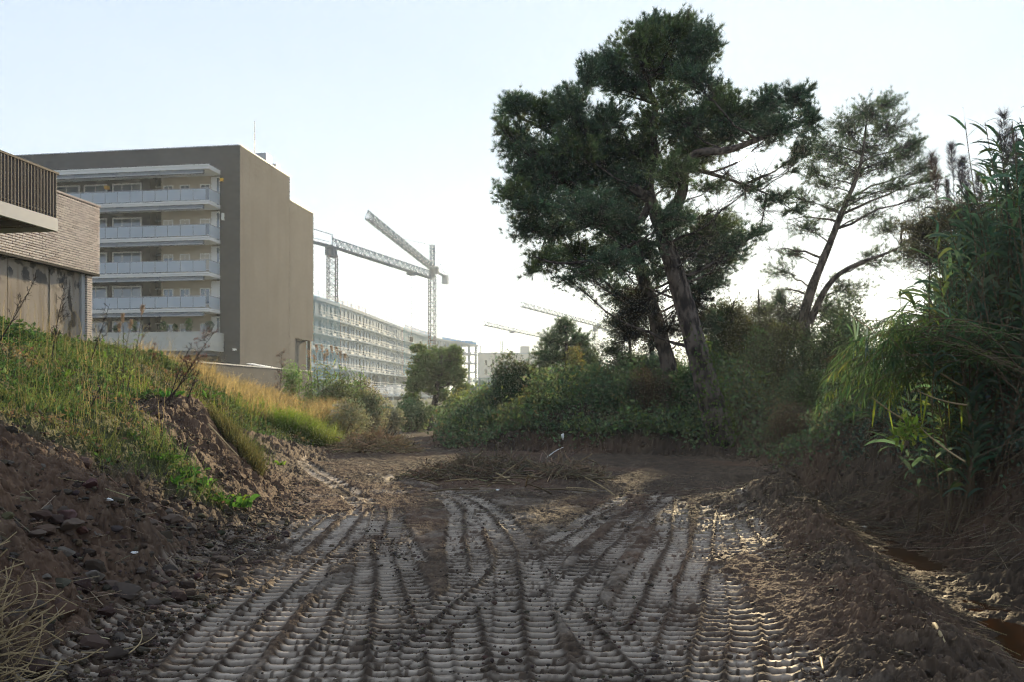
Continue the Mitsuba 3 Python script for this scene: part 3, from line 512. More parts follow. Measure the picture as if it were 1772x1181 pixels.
for c0, c1 in zip(cuts[:-1], cuts[1:]):
    mid = (c0 + c1) / 2
    for li in range(6):
        if li == 5 and mid < sA * 0.8: pass
        slabs.append(seg_box(c0 - 0.05, c1 + 0.05, -7 if mid > sA * 0.95 else -1, 0.9 if li else 0.35, LV[li] - 0.24, LV[li] + (0.35 if li == 0 else 0.0)))
    for li in range(1, 6):
        rails.append(seg_box(c0, c1, 0.8, 0.85, LV[li] + 0.9, LV[li] + 1.0)); rails.append(seg_box(c0, c1, 0.8, 0.85, LV[li] + 0.40, LV[li] + 0.48)); rails.append(seg_box(c0 + 0.3, c0 + 0.4, 0.8, 0.85, LV[li], LV[li] + 1.0))
        rails.append(seg_box(c0 + rc.uniform(0, 1), c0 + rc.uniform(1.2, 3), 0.4, 0.79, LV[li] + 0.01, LV[li] + rc.uniform(0.15, 0.6)))
    rails += [seg_box(c0 + 0.2, c0 + 0.27, 0.1, 0.17, LV[0] + 0.35, LV[0] + 1.6), seg_box(c0 + bayL / 2, c0 + bayL / 2 + 0.06, 0.1, 0.17, LV[0] + 0.35, LV[0] + 1.45), seg_box(c0, c1, 0.12, 0.15, LV[0] + 1.30, LV[0] + 1.35), seg_box(c0, c1, 0.12, 0.15, LV[0] + 0.9, LV[0] + 0.94)]
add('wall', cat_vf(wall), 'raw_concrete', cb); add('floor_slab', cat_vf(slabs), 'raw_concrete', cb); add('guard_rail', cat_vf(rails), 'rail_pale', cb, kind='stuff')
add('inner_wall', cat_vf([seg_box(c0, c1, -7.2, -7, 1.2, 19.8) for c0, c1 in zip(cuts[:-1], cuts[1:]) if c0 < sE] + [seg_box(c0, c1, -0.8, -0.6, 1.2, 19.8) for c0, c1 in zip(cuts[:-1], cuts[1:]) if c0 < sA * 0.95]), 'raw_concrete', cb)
for s, l0, l1 in [(sA + 1, 6, 4), (sA + 9, 6, 4), (sA + 17, 6, 4), (sA + 25, 6, 4), (sB + 8, 6, 4)] + [(sE + q, 6, 0) for q in (1, 9, 17, 25, CL - sE - 0.8)]:
    if s < CL: add('column', seg_box(s, s + 0.55, -0.6, -0.05, LV[l0], LV[l1] - 0.24), 'raw_concrete', cb)
add('core_wall', seg_box(sA + 11, sA + 16, -5, -4, 1.2, 7.2), 'raw_concrete', cb); add('core_wall', seg_box(sA + 20, sA + 24, -4, -3, 1.2, 7.2), 'raw_concrete', cb)
netS = [(0.0, pix_s(578)), (pix_s(690), pix_s(742))]
for a, b in netS:
    k = np.linspace(a, b, 9); add('netting', cat_vf([seg_box(x, y, 1.22, 1.235, 7.4 if b > sA else 4.5, 20.4) for x, y in zip(k[:-1], k[1:])]), 'net_blue', cb, label='pale blue debris netting over the facade')
for u0, u1, h in ((588, 634, 1.4), (700, 744, 1.7), (765, 824, 1.3)):
    k = np.linspace(pix_s(u0), pix_s(u1), 8); add('blue_tarp', cat_vf([seg_box(x, y, 0.05 + 0.03 * (i % 2), 0.10 + 0.03 * (i % 2), LV[0] + 0.3, LV[0] + h - 0.3 * rc.random()) for i, (x, y) in enumerate(zip(k[:-1], k[1:]))]), 'tarp_blue', cb, label='blue tarpaulin strip along the roof edge')
# terrace deck with open floors in front of it
dk = thing('parking_deck', 'low open concrete deck on columns with stacked white formwork in front of the unfinished building', 'building')
fd = Frame((-27.6, 150.0, 0), (0.22, 1, 0), (1, -0.22, 0))
add('slab', fd.boxes([(-14, 52, -9, 0, 2.0, 2.45), (-14, 52, -9, 0, -2.2, -1.8)]), 'raw_concrete', dk)
for k in range(9): add('column', fd.box(-10 + 7 * k, -9.5 + 7 * k, -0.6, -0.1, -1.8, 2.0), 'raw_concrete', dk)
add('rear_wall', fd.box(-14, 52, -9.3, -9.001, -3.2, 2.4), 'raw_concrete', dk); add('base_wall', fd.box(10, 40, -1.5, -1.0, -3.2, -2.2), 'white_paint', dk)
add('guard_rail', fd.boxes([(-14, 52, -0.1, -0.04, z + q, z + q + 0.07) for z in (2.45, -1.8) for q in (0.5, 1.0)] + [(x, x + 0.06, -0.1, -0.04, z, z + 1.05) for z in (2.45, -1.8) for x in range(-14, 52, 2)]), 'beam_white', dk, kind='stuff')
add('safety_net', fd.box(8, 40, -0.15, -0.13, -1.8, -0.7), 'net_blue', dk)
for i, (a, b, h, wd) in enumerate(((3, 6.5, 1.7, 2), (7.5, 11, 2.0, 2), (12, 17, 1.2, 2), (18, 22, 1.6, 2), (24, 26.5, 2.1, 2), (28, 31, 1.1, 2))):
    add('formwork_stack', fd.boxes([(a + 0.15 * (j % 2), b - 0.1 * (j % 3), -1.6 - wd, -1.5 + 0.1 * (j % 2), 2.46 + j * h / 6, 2.46 + (j + 0.75) * h / 6) for j in range(6)]), 'white_paint', dk)
# buildings further off
fb_ = thing('far_building', 'pale beige flat roofed building with small dark windows beyond the trees', 'building')
ff = Frame((-13.3, 330.0, 0), (1, 0.05, 0), (-0.05, 1, 0))
add('wall', ff.boxes([(0, 34, 0, 14, 0, 19.2), (34.01, 50, 4, 14, 0, 17.0)]), 'far_beige', fb_); add('roof', ff.boxes([(-0.2, 34.2, -0.2, 14, 19.2, 19.6)]), 'raw_concrete', fb_)
add('stair_tower', ff.box(17, 20.5, 3, 8, 19.6, 22.4), 'far_beige', fb_)
for r in range(4):
    for c in range(9): add('window', ff.box(2.6 + 2.8 * c, 3.5 + 2.8 * c, -0.06, -0.01, 14.6 - 3.6 * r, 16.6 - 3.6 * r), 'dark_void', fb_)
add('mast', cat_vf([tube([ff.o + ff.M.T @ np.array([x, 2, z]) for z in (19.6, 24.5 + q)], 0.16) for x, q in ((9, 0.6), (9.6, 0), (27, -2.5), (1, -2))]), 'metal_grey', fb_)

# ---------------------------------------------------------------- tower cranes
def lattice(p0, p1, w, h, n, r, tri=False):
    """Chords and zig-zag braces of a square (or three chord) lattice from p0 to p1."""
    p0, p1 = np.array(p0, float), np.array(p1, float); t = nrm(p1 - p0)
    a = nrm(np.cross(t, [0, 0, 1.0])) if abs(t[2]) < 0.9 else nrm(np.array([0.9, 0.45, 0])); b = nrm(np.cross(a, t)) if abs(t[2]) < 0.9 else nrm(np.cross(t, a))
    co = [(-w / 2, 0), (w / 2, 0), (0, h)] if tri else [(-w / 2, -h / 2), (w / 2, -h / 2), (w / 2, h / 2), (-w / 2, h / 2)]
    C = [p0 + a * x + b * y for x, y in co]; D = p1 - p0; A, B, R = [], [], []
    for c in C: A.append(c); B.append(c + D); R.append(r)
    for i in range(len(C)):
        j = (i + 1) % len(C)
        for k in range(n):
            f0, f1 = k / n, (k + 1) / n
            A.append(C[i] + D * f0 if k % 2 else C[j] + D * f0); B.append(C[j] + D * f1 if k % 2 else C[i] + D * f1); R.append(r * 0.55)
            A.append(C[i] + D * f1); B.append(C[j] + D * f1); R.append(r * 0.5)
    return segs(A, B, np.array(R), np.array(R), 4)
def crane(name, base, top, jib_end, cj_end, label, w=1.7, tip=None, hook=None, n_m=26, n_j=34, r=0.11, look='crane_blue', js=1.0):
    k = thing(name, label, 'crane', 'tower cranes'); base, top, jib_end, cj_end = (np.array(x, float) for x in (base, top, jib_end, cj_end))
    add('mast', lattice(base, top - [0, 0, 1.2], w, w, n_m, r), 'crane_purple', k)
    add('slewing_unit', cat_vf([tube([top - [0, 0, 1.4], top + [0, 0, 0.6]], [w * 0.62, w * 0.5], 8)]), look, k)
    j0 = top + [0, 0, 0.6]; add('jib', cat_vf([lattice(j0, jib_end, 1.3 * js, 1.7 * js, n_j, r, True), segs([j0 - [0, 0, .1]], [jib_end - [0, 0, .1]], [r * 1.8], [r * 1.4], 4)]), look, k)
    t = nrm(cj_end - j0); s = nrm(np.cross(t, [0, 0, 1.0]))
    add('counter_jib', cat_vf([tube([j0, cj_end], 0.42, 4), segs([j0 + s * 0.6 + [0, 0, 1], cj_end + s * .6], [cj_end + s * 0.6 + [0, 0, 1], cj_end + s * .6 + [0, 0, 1]], .06, .06, 4)]), look, k)
    f = Frame(cj_end, t, s); add('counterweight', cat_vf([f.box(-2.4 + i * 0.8, -1.7 + i * 0.8, -0.8, 0.8, -2.2, 0.3) for i in range(3)]), 'raw_concrete', k)
    add('cab', Frame(top, t, s).box(-2.2, -0.9, 0.9, 2.1, -0.8, 1.2), look, k)
    if tip is not None:
        tp = top + [0, 0, tip]; add('tower_head', lattice(top, tp, 1.0, 1.0, 8, r * 0.9), look, k)
        add('tie_bar', segs([tp, tp], [j0 * 0.45 + jib_end * 0.55 + [0, 0, 1.7], cj_end], 0.06, 0.06, 4), look, k)
    else:
        m = j0 - t * 0; add('tie_bar', segs([top + [0, 0, 3.0], top + [0, 0, 0.5]], [cj_end + [0, 0, 2.6], top + [0, 0, 3.0]], 0.09, 0.09, 4), look, k)
    if hook is not None:
        f, dz = hook; hp = j0 * (1 - f) + jib_end * f
        add('trolley', Frame(hp, nrm(jib_end - j0), s).box(-1, 1, -0.7, 0.7, -0.7, -0.2), look, k)
        add('hook', cat_vf([segs([hp, hp + [0, 0, -dz - 1.5]], [hp + [0, 0, -dz], hp + [0, 0, -dz - 5]], 0.025, 0.04, 4), Frame(hp + [0, 0, -dz - 1.2], nrm(jib_end - j0), s).box(-0.35, 0.35, -0.3, 0.3, -0.7, 0.7)]), 'dark_void', k)
t1 = P(575, 432, 165); crane('tower_crane', (t1[0], t1[1], 0), t1, P(747, 480, 203) + [0, 0, -0.2], P(500, 408, 150), 'blue flat top tower crane whose lattice jib spans down to the second mast', hook=(0.76, 14.5))
t2 = P(748, 470, 235); crane('tower_crane', (t2[0], t2[1], 0), t2, P(637, 378, 172), P(772, 479, 252), 'blue tower crane with pointed head and long jib rising over the sky', tip=7.5, w=1.6, n_m=34, n_j=30, r=0.12)
t3 = P(1030, 566, 300); crane('tower_crane', (t3[0], t3[1], 0), t3, P(902, 530, 215), P(1062, 575, 330), 'hazy upper crane whose jib ends in the pine branches', w=1.5, n_j=30, r=0.09, js=.7)
t4 = P(938, 586, 340); crane('tower_crane', (t4[0], t4[1], 0), t4, P(838, 562, 270), P(958, 590, 360), 'hazy lower crane with short thin jib above the beige building', w=1.4, n_j=22, r=0.09, js=.65, hook=(0.58, 7))

# ---------------------------------------------------------------- sports net far off
sn = thing('sports_net', 'tall wire mesh fence on thin posts beside the umbrella pine', 'fence')
q0, q1 = P(815, 720, 75), P(862, 715, 72); q0[2] = q1[2] = -1.0
for k in range(4): p = q0 + (q1 - q0) * k / 3; add('post', tube([p, p + [0, 0, 4.6]], 0.05), 'metal_grey', sn)
v = np.array([q0, q1, q1 + [0, 0, 4.5], q0 + [0, 0, 4.5]]); add('mesh', (v, np.array([[0, 1, 2], [0, 2, 3]])), 'net_green', sn)
# ---------------------------------------------------------------- trees
def limb_path(p0, p1, rise, n=7, wig=0.05, r=rng):
    L = np.linalg.norm(p1 - p0); t = np.linspace(0, 1, n)[:, None]
    p = p0 + (p1 - p0) * t; p[:, 2] += rise * L * (t[:, 0] * (1 - t[:, 0])) ; p[1:-1] += r.normal(0, wig * L / 4, (n - 2, 3)); return p
class Tree:
    def __init__(s, key, seed): s.k, s.r, s.lv, s.wood, s.tA, s.tB, s.tr = key, np.random.default_rng(seed), Leaves(), [], [], [], []
    def trunk(s, pts, rad, n=22, sides=14, look='bark_look', rough=0.0):
        c = spline(pts, n); r = np.interp(np.linspace(0, 1, n), np.linspace(0, 1, len(rad)), rad); s.path, s.rad, s.all = c, r, [(c, r)]
        v, f = tube(c, r, sides)
        if rough: v = v + nrm(v - np.r_[np.repeat(c, sides, 0), c[:1], c[-1:]] + 1e-6) * rough * (meshkit.fbm(v * [7, 7, 2.2], 3, 4)[:, None] - 0.5)
        add('trunk', (v, f), look, s.k, smooth=True); return s
    def attach(s, c, low=0.55):
        best = (1e9,)
        for pth, rd in s.all:
            h = np.linalg.norm(pth[:, :2] - c[:2], axis=1); cost = np.abs(pth[:, 2] - (c[2] - low * h)) + 0.5 * h; i = int(np.argmin(cost))
            if cost[i] < best[0]: best = (cost[i], pth[i], rd[i])
        return best[1:]
    def limb(s, pts, n, r0, r1, sides=9):
        c = spline(pts, n); r = np.linspace(r0, r1, n); s.all.append((c, r)); add('limb', tube(c, r, sides, False), 'bark_look', s.k, smooth=True)
    def clump(s, c, R, n_tw, col, tufts=5, needle=(12, 0.17, 0.016, 0.55), up=0.3, rise=-0.25, leaf=None, limb=True, low=0.55, start=None, tw=0.008):
        r = s.r; c, R = np.array(c, float), np.array(R, float)
        if limb:
            p0, r0 = s.attach(c, low) if start is None else start
            pts = limb_path(p0, c, rise, r=r); L = np.linalg.norm(c - p0); rr = min(r0 * 0.6, 0.012 + 0.010 * L)
            s.wood.append(tube(pts, np.linspace(rr, 0.012, len(pts)), 6, False)); back = pts[-3]
        else: back = c
        d = nrm(r.normal(size=(n_tw, 3)) + [0, 0, up]); rad = r.random((n_tw, 1)) ** 0.45
        A = c + (back - c) * r.random((n_tw, 1)) + 0.25 * R * r.normal(size=(n_tw, 3)) * 0.6; B = c + d * R * rad
        s.tA.append(A); s.tB.append(B); s.tr.append(np.full(n_tw, tw))
        t = r.uniform(0.35, 1.05, (n_tw, tufts, 1)); Q = (A[:, None] + (B - A)[:, None] * t + 0.035 * np.linalg.norm(R) * r.normal(size=(n_tw, tufts, 3)) * 0.5).reshape(-1, 3)
        D = nrm(np.repeat(nrm(B - A), tufts, 0) + [0, 0, 0.35] + 0.35 * r.normal(size=Q.shape)); cc = np.repeat(tint(col, n_tw, r, 0.2, 0.06), tufts, 0) * np.exp(0.12 * r.normal(size=(len(Q), 1)))
        if leaf is None: s.lv.needles(Q, D, needle[0], needle[1], needle[2], needle[3], cc, r)
        else:
            k = leaf[0]; Q2 = np.repeat(Q, k, 0) + leaf[3] * r.normal(size=(len(Q) * k, 3)); s.lv.leaf(Q2, nrm(np.repeat(D, k, 0) + 0.9 * r.normal(size=Q2.shape)), leaf[1] * r.uniform(0.7, 1.2, len(Q2)), leaf[2], np.repeat(cc, k, 0), r)
    def done(s, look='needle_look', wood='bark_look'):
        if s.tA: s.wood.append(segs(np.vstack(s.tA), np.vstack(s.tB), np.concatenate(s.tr), 0.003))
        add('branches', cat_vf(s.wood), wood, s.k, smooth=True); s.lv.add('crown', look, s.k)
GREEN = np.array([0.105, 0.155, 0.09])
def px(d): return d / F
# the big leaning pine
D1 = 25.3
big = Tree(thing('pine_tree', 'tall leaning stone pine with ivy at its foot and broad dark crown', 'tree'), 101)
big.trunk([P(1262, 800, D1), P(1250, 765, D1), P(1232, 700, D1), P(1207, 610, D1 + .1), P(1183, 520, D1 + .2), P(1158, 440, D1 + .3), P(1136, 375, D1 + .4), P(1122, 320, D1 + .6), P(1133, 255, D1 + .9), P(1128, 225, D1 + 1), P(1134, 180, D1 + 1), P(1117, 150, D1 + 1), P(1120, 100, D1 + 1)],
          [.50, .42, .37, .335, .315, .295, .27, .20, .16, .13, .11, .08, .05], 60, 18, rough=0.09)
big.limb([P(1143, 395, D1 + .35), P(1160, 365, D1), P(1180, 335, D1 - .3), P(1187, 285, D1 - .4), P(1205, 265, D1 - .6), P(1240, 262, D1 - .8), P(1300, 245, D1 - .8), P(1350, 225, D1 - .6), P(1395, 205, D1 - .4)], 28, .2, .03)
big.limb([P(1187, 290, D1 - .4), P(1230, 300, D1 + .6), P(1290, 320, D1 + 1), P(1350, 345, D1 + 1.2)], 16, .08, .02)
big.limb([P(1126, 345, D1 + .5), P(1098, 325, D1 + .2), P(1060, 300, D1 + .8), P(1010, 270, D1 + 1.2), P(960, 235, D1 + 1.2), P(900, 205, D1 + 1)], 24, .17, .03)
big.limb([P(1125, 350, D1 + .5), P(1095, 385, D1 + .8), P(1040, 385, D1 + 1.2), P(985, 400, D1 + 1.3), P(925, 400, D1 + 1.0)], 20, .13, .03)
big.limb([P(1150, 430, D1 + .3), P(1110, 420, D1 - .4), P(1050, 440, D1 - 1), P(985, 455, D1 - 1.2), P(920, 440, D1 - 1.2)], 20, .09, .02)
CL1 = [(1165, 70, 62, 48, 1), (1108, 78, 55, 45, 1), (1060, 118, 48, 52, 1), (1212, 88, 45, 55, 1), (1145, 120, 78, 40, 1), (1022, 128, 30, 42, .8), (1200, 135, 50, 32, .9), (1090, 150, 55, 30, .8), (1228, 70, 30, 35, .7), (1128, 45, 40, 28, .7), (1180, 40, 35, 26, .7),
    (890, 185, 45, 34, .9), (945, 198, 50, 42, 1), (985, 180, 40, 45, 1), (1015, 235, 78, 52, 1.1), (895, 250, 46, 50, .8), (955, 280, 85, 52, 1.1), (915, 300, 60, 45, .9), (885, 330, 44, 30, .7), (1000, 315, 80, 45, 1.1), (868, 222, 24, 30, .5), (1045, 275, 70, 50, 1), (1000, 255, 60, 40, 1),
    (930, 355, 72, 40, .9), (1015, 362, 78, 46, 1), (955, 400, 65, 38, .8), (905, 398, 40, 32, .6), (1075, 390, 66, 48, 1), (945, 450, 45, 34, .55), (1000, 440, 56, 36, .6), (1060, 455, 56, 34, .6), (1105, 435, 56, 46, .9), (985, 485, 36, 20, .4), (920, 470, 30, 20, .35), (1090, 345, 70, 40, 1),
    (1100, 265, 66, 55, 1.1), (1180, 212, 66, 46, 1), (1248, 200, 66, 50, 1), (1210, 258, 76, 42, 1), (1265, 232, 40, 30, .8), (1165, 300, 58, 44, 1), (1085, 315, 60, 40, 1), (1150, 165, 50, 30, .5), (1060, 200, 46, 36, .8), (1120, 215, 40, 40, .7), (1250, 160, 40, 26, .7),
    (1325, 178, 46, 36, .75), (1378, 168, 40, 34, .75), (1403, 212, 26, 46, .7), (1345, 225, 56, 38, .8), (1392, 258, 30, 28, .6), (1305, 205, 40, 32, .8), (1345, 345, 46, 20, .5), (1300, 318, 40, 16, .25), (1232, 325, 44, 22, .4), (1375, 365, 26, 14, .4), (1372, 285, 30, 16, .35), (1230, 395, 52, 40, .7), (1275, 425, 40, 40, .6), (1195, 430, 46, 36, .7), (1310, 400, 36, 20, .4), (1165, 375, 44, 34, .7)]
for (u, v, ru, rv, w) in CL1:
    for rep in range(2):
        edge = min(1.0, abs(u - 1130) / 280); dd = (rng.uniform(-1, 1) * 2.4 + (0.6 if rep else -0.6)) * (1 - 0.55 * edge); d = D1 + 0.6 + dd
        c = P(u, v, d); s_ = px(D1)
        big.clump(c, [ru * s_, ru * s_ * 0.9, rv * s_ * 0.95], int(122 * w * (ru * rv / 2500) ** 0.8 * (1 if rep == 0 else 0.8)), GREEN * (1.0 if rng.random() < 0.7 else [1.35, 1.2, 0.85]), tufts=5, needle=(11, 0.17, 0.02, 0.5))
for (u, v) in ((1290, 330), (1330, 300), (1260, 360), (1320, 380), (1220, 420), (1260, 300), (1010, 470), (930, 440), (1180, 380)):   # bare dead twigs below the crown
    c = P(u, v, D1 + rng.uniform(-1.5, 1.5)); p0, r0 = big.attach(c, 0.3); big.wood.append(tube(limb_path(p0, c, 0.1), np.linspace(0.045, 0.01, 7), 5, False))
    n = 40; A = p0 + (c - p0) * rng.uniform(0.4, 1, (n, 1)); big.tA.append(A); big.tB.append(A + rng.normal(0, 0.55, (n, 3))); big.tr.append(np.full(n, 0.011))
big.done()
iv = Leaves(); n = 1500; k = rng.integers(0, 20, n); a = rng.uniform(-2.6, 1.2, n); cpth = big.path[k]; rr = (big.rad[k] + rng.uniform(0.02, 0.14, n))[:, None]
out = np.stack([np.cos(a), np.sin(a), 0 * a], 1); keep = rng.random(n) < np.interp(k, [0, 10, 19], [1, .8, .12])
iv.leaf((cpth + out * rr + np.c_[0 * a, 0 * a, rng.normal(0, .1, n)])[keep], nrm(out * 0.4 + [0, 0, -1] + rng.normal(0, .5, (n, 3)))[keep], 0.09, 0.075, tint((0.085, 0.13, 0.03), n, rng, .3)[keep], rng)
iv.add('ivy', 'leaf_look', None, label='green ivy climbing the foot of the leaning pine', cat='ivy')
# second trunk behind it
D2 = 31.0
pin2 = Tree(thing('pine_tree', 'second slightly straighter pine trunk standing behind the leaning one', 'tree'), 102)
pin2.trunk([P(1166, 720, D2), P(1160, 650, D2), P(1146, 590, D2), P(1130, 535, D2), P(1115, 490, D2), P(1100, 440, D2), P(1085, 390, D2), P(1070, 330, D2)], [.36, .31, .28, .26, .24, .21, .16, .08], 30, 14, rough=.08)
for (u, v, ru, rv, w, b) in [(1060, 500, 45, 40, .7, 0), (1100, 530, 42, 44, .9, 1), (1085, 570, 36, 34, .6, 1), (1140, 470, 44, 34, .8, 0), (1190, 470, 46, 36, .8, 0), (1225, 420, 56, 44, 1, 0), (1265, 430, 40, 46, .9, 0), (1240, 480, 40, 34, .8, 0), (1200, 520, 40, 40, .8, 1), (1030, 470, 44, 26, .5, 0), (1260, 385, 46, 30, .7, 0), (1180, 420, 40, 36, .7, 0), (1060, 420, 50, 36, .8, 0), (1225, 555, 36, 30, .6, 0), (1160, 560, 30, 30, .5, 1), (1180, 380, 50, 40, .9, 0), (1235, 450, 46, 40, .9, 0), (1215, 500, 46, 40, .9, 0), (1000, 460, 40, 26, .6, 0), (960, 430, 40, 30, .5, 0), (1030, 440, 40, 30, .6, 0)]:
    s_ = px(D2); pin2.clump(P(u, v, D2 + rng.uniform(-1.5, 2.0)), [ru * s_, ru * s_, rv * s_], int(110 * w), (GREEN * [1.0, .95, .9]) if not b else np.array([0.05, 0.04, 0.028]), needle=(11, .18, .017, .6), rise=-0.1 if not b else 0.5, up=0.1 if not b else -0.4)
pin2.done()
# sparse pine with a crooked trunk
D3 = 33.0
pin3 = Tree(thing('pine_tree', 'sparse crooked pine with open spreading branches above the reeds', 'tree'), 103)
pin3.trunk([P(1400, 660, D3), P(1396, 595, D3), P(1392, 550, D3), P(1404, 500, D3), P(1428, 440, D3), P(1446, 395, D3), P(1468, 340, D3), P(1488, 290, D3), P(1496, 240, D3), P(1502, 200, D3)], [.30, .24, .21, .18, .145, .12, .10, .075, .05, .02], 36, 14, rough=.07)
pin3.limb([P(1400, 560, D3), P(1418, 520, D3 - .3), P(1445, 480, D3 - .7), P(1500, 450, D3 - 1), P(1560, 425, D3 - 1)], 18, .15, .03)
for (u, v, ru, rv, w) in [(1500, 200, 40, 32, .9), (1540, 225, 44, 42, .9), (1462, 225, 36, 38, .8), (1572, 268, 26, 38, .7), (1500, 262, 56, 36, .8), (1445, 275, 38, 28, .5), (1560, 320, 36, 22, .4), (1590, 250, 14, 22, .3), (1425, 320, 30, 24, .35), (1385, 345, 26, 20, .3), (1395, 395, 34, 20, .3), (1480, 345, 40, 18, .25), (1535, 395, 40, 20, .3), (1520, 450, 44, 28, .4), (1575, 440, 30, 22, .35), (1430, 540, 34, 36, .7), (1350, 470, 34, 26, .25), (1345, 520, 24, 18, .25), (1470, 500, 40, 30, .45), (1540, 180, 24, 20, .5), (1600, 340, 22, 22, .35), (1620, 310, 20, 16, .25), (1370, 440, 26, 14, .2), (1420, 260, 30, 30, .5), (1480, 300, 50, 26, .5), (1540, 285, 40, 30, .5), (1440, 360, 40, 24, .3), (1510, 370, 50, 24, .3), (1400, 300, 24, 20, .3), (1600, 290, 18, 24, .3)]:
    s_ = px(D3); pin3.clump(P(u, v, D3 + rng.uniform(-1.2, 1.2)), [ru * s_ * 1.3, ru * s_ * 1.3, rv * s_ * 1.3], int(120 * w) + 10, GREEN * [1.25, 1.15, 1.0], needle=(9, .15, .016, .6), low=0.35, rise=0.15, tw=.012)
for (u, v) in ((1330, 430), (1340, 500), (1320, 560), (1420, 250), (1560, 380), (1600, 400), (1540, 330), (1360, 380)):
    c = P(u, v, D3 + rng.uniform(-1, 1)); p0, r0 = pin3.attach(c, 0.2); pin3.wood.append(tube(limb_path(p0, c, 0.25), np.linspace(0.05, 0.008, 7), 5, False)); A = p0 + (c - p0) * rng.uniform(.4, 1, (30, 1)); pin3.tA.append(A); pin3.tB.append(A + rng.normal(0, .5, (30, 3))); pin3.tr.append(np.full(30, .011))
pin3.done()
# umbrella pine in the middle distance
D4 = 58.0
pin4 = Tree(thing('pine_tree', 'round topped umbrella pine standing alone at the river bend', 'tree'), 104)
pin4.trunk([P(744, 756, D4), P(746, 720, D4), P(754, 690, D4), P(757, 665, D4), P(762, 640, D4), P(765, 615, D4)], [.34, .27, .22, .19, .13, .05], 20, 10, rough=.05)
for (u, v, ru, rv, w) in [(760, 618, 34, 20, 1), (735, 628, 28, 22, 1), (785, 628, 24, 24, 1), (720, 645, 22, 20, 1), (795, 650, 18, 18, .8), (760, 645, 40, 22, 1.1), (735, 660, 26, 14, .7), (780, 662, 28, 12, .6), (803, 672, 16, 8, .5), (712, 690, 18, 16, .5), (735, 715, 22, 16, .45), (770, 690, 18, 12, .3), (775, 735, 22, 12, .3), (705, 740, 14, 10, .3), (725, 605, 16, 10, .5), (785, 608, 16, 10, .5), (718, 668, 20, 14, .7), (722, 728, 26, 20, .6), (700, 715, 16, 16, .5), (765, 720, 20, 18, .4), (755, 678, 30, 10, .5)]:
    s_ = px(D4); pin4.clump(P(u, v, D4 + rng.uniform(-1.5, 1.5)), [ru * s_, ru * s_, rv * s_], int(190 * w), GREEN * ([1.7, 1.5, 1.0] if v < 680 else [2.0, 1.7, 1.1]), needle=(9, .24, .03, .6), tw=.012)
pin4.done()
# young pine beyond the bank
D5 = 47.0
pin5 = Tree(thing('pine_tree', 'bushy young pine beyond the bank below the hazy cranes', 'tree'), 105)
pin5.trunk([P(985, 690, D5), P(982, 640, D5), P(980, 600, D5), P(978, 560, D5)], [.2, .15, .1, .03], 14, 8)
for (u, v, ru, rv, w) in [(978, 568, 22, 18, .8), (958, 590, 28, 20, .9), (1003, 592, 28, 22, .9), (945, 620, 28, 24, 1), (985, 620, 40, 26, 1), (1015, 625, 24, 28, 1), (930, 650, 22, 20, .8), (1018, 655, 22, 20, .8), (975, 655, 40, 22, 1)]:
    s_ = px(D5); pin5.clump(P(u, v, D5 + rng.uniform(-1, 1)), [ru * s_ * 1.15, ru * s_ * 1.15, rv * s_ * 1.2], int(170 * w), GREEN * [1.35, 1.25, 1.0], needle=(9, .22, .026, .6), rise=-.1, tw=.012)
pin5.done()
# young broad-leaved trees behind the bank
def young(label, base, top, d, clumps, col, leaf, seed, r0=.1, tw=.008, w0=1.0, look='leaf_look'):
    t = Tree(thing('young_tree', label, 'tree'), seed); b, e = P(*base, d), P(*top, d); b[2] = min(b[2], H(b[0], b[1])[0] + 0.1); m = (b + e) / 2 + rng.normal(0, .12, 3); t.trunk([b, m, e], [r0, r0 * .7, r0 * .25], 14, 8)
    s_ = px(d)
    for (u, v, ru, rv, w) in clumps: t.clump(P(u, v, d + rng.uniform(-.8, .8)), [ru * s_ * 1.6, ru * s_ * 1.6, rv * s_ * 1.35], int(170 * w * w0), col, tufts=4, leaf=leaf, rise=.1, low=.7, tw=tw)
    t.done(look)
LF1 = (5, .10, .05, .09)
young('slim young tree with thin foliage beside the second pine trunk', (1090, 700), (1082, 500), 38, [(1082, 520, 30, 26, .7), (1065, 560, 30, 28, .7), (1100, 575, 30, 26, .7), (1062, 610, 28, 26, .6), (1085, 630, 40, 20, .6)], (.06, .075, .03), LF1, 201)
young('thin bare trunked tree with dark hanging foliage between the pines', (1124, 700), (1120, 500), 36, [(1118, 520, 30, 40, .9), (1095, 540, 30, 40, .9), (1130, 600, 22, 30, .5), (1115, 640, 30, 24, .6)], (.045, .05, .03), LF1, 202, .11)
young('slender pale tree rising from the dark thicket', (1312, 720), (1312, 500), 36, [(1325, 540, 30, 24, .4), (1300, 570, 40, 30, .8), (1335, 590, 30, 24, .6)], (.08, .09, .05), LF1, 203)
young('yellow green leafy tree lit from behind near the leaning trunk', (1275, 720), (1270, 520), 34, [(1262, 545, 36, 28, .9), (1290, 575, 36, 30, 1), (1255, 600, 36, 28, 1), (1285, 620, 44, 26, 1), (1230, 560, 26, 24, .6)], (.085, .09, .028), LF1, 204)
young('airy small tree between the slender tree and crooked pine', (1362, 700), (1360, 510), 37, [(1365, 545, 36, 34, .5), (1345, 575, 30, 26, .7), (1375, 585, 26, 26, .7), (1380, 560, 20, 26, .4), (1420, 610, 30, 22, .6)], (.06, .065, .035), LF1, 205)
young('sunlit olive crown showing over the top of the reeds', (1640, 600), (1640, 400), 17.5, [(1600, 400, 36, 36, 1), (1640, 380, 42, 40, 1), (1690, 370, 44, 36, 1), (1620, 440, 50, 40, 1.2), (1680, 430, 50, 40, 1.2), (1735, 390, 40, 34, 1)], (.13, .12, .05), (5, .05, .024, .05), 206, .08)
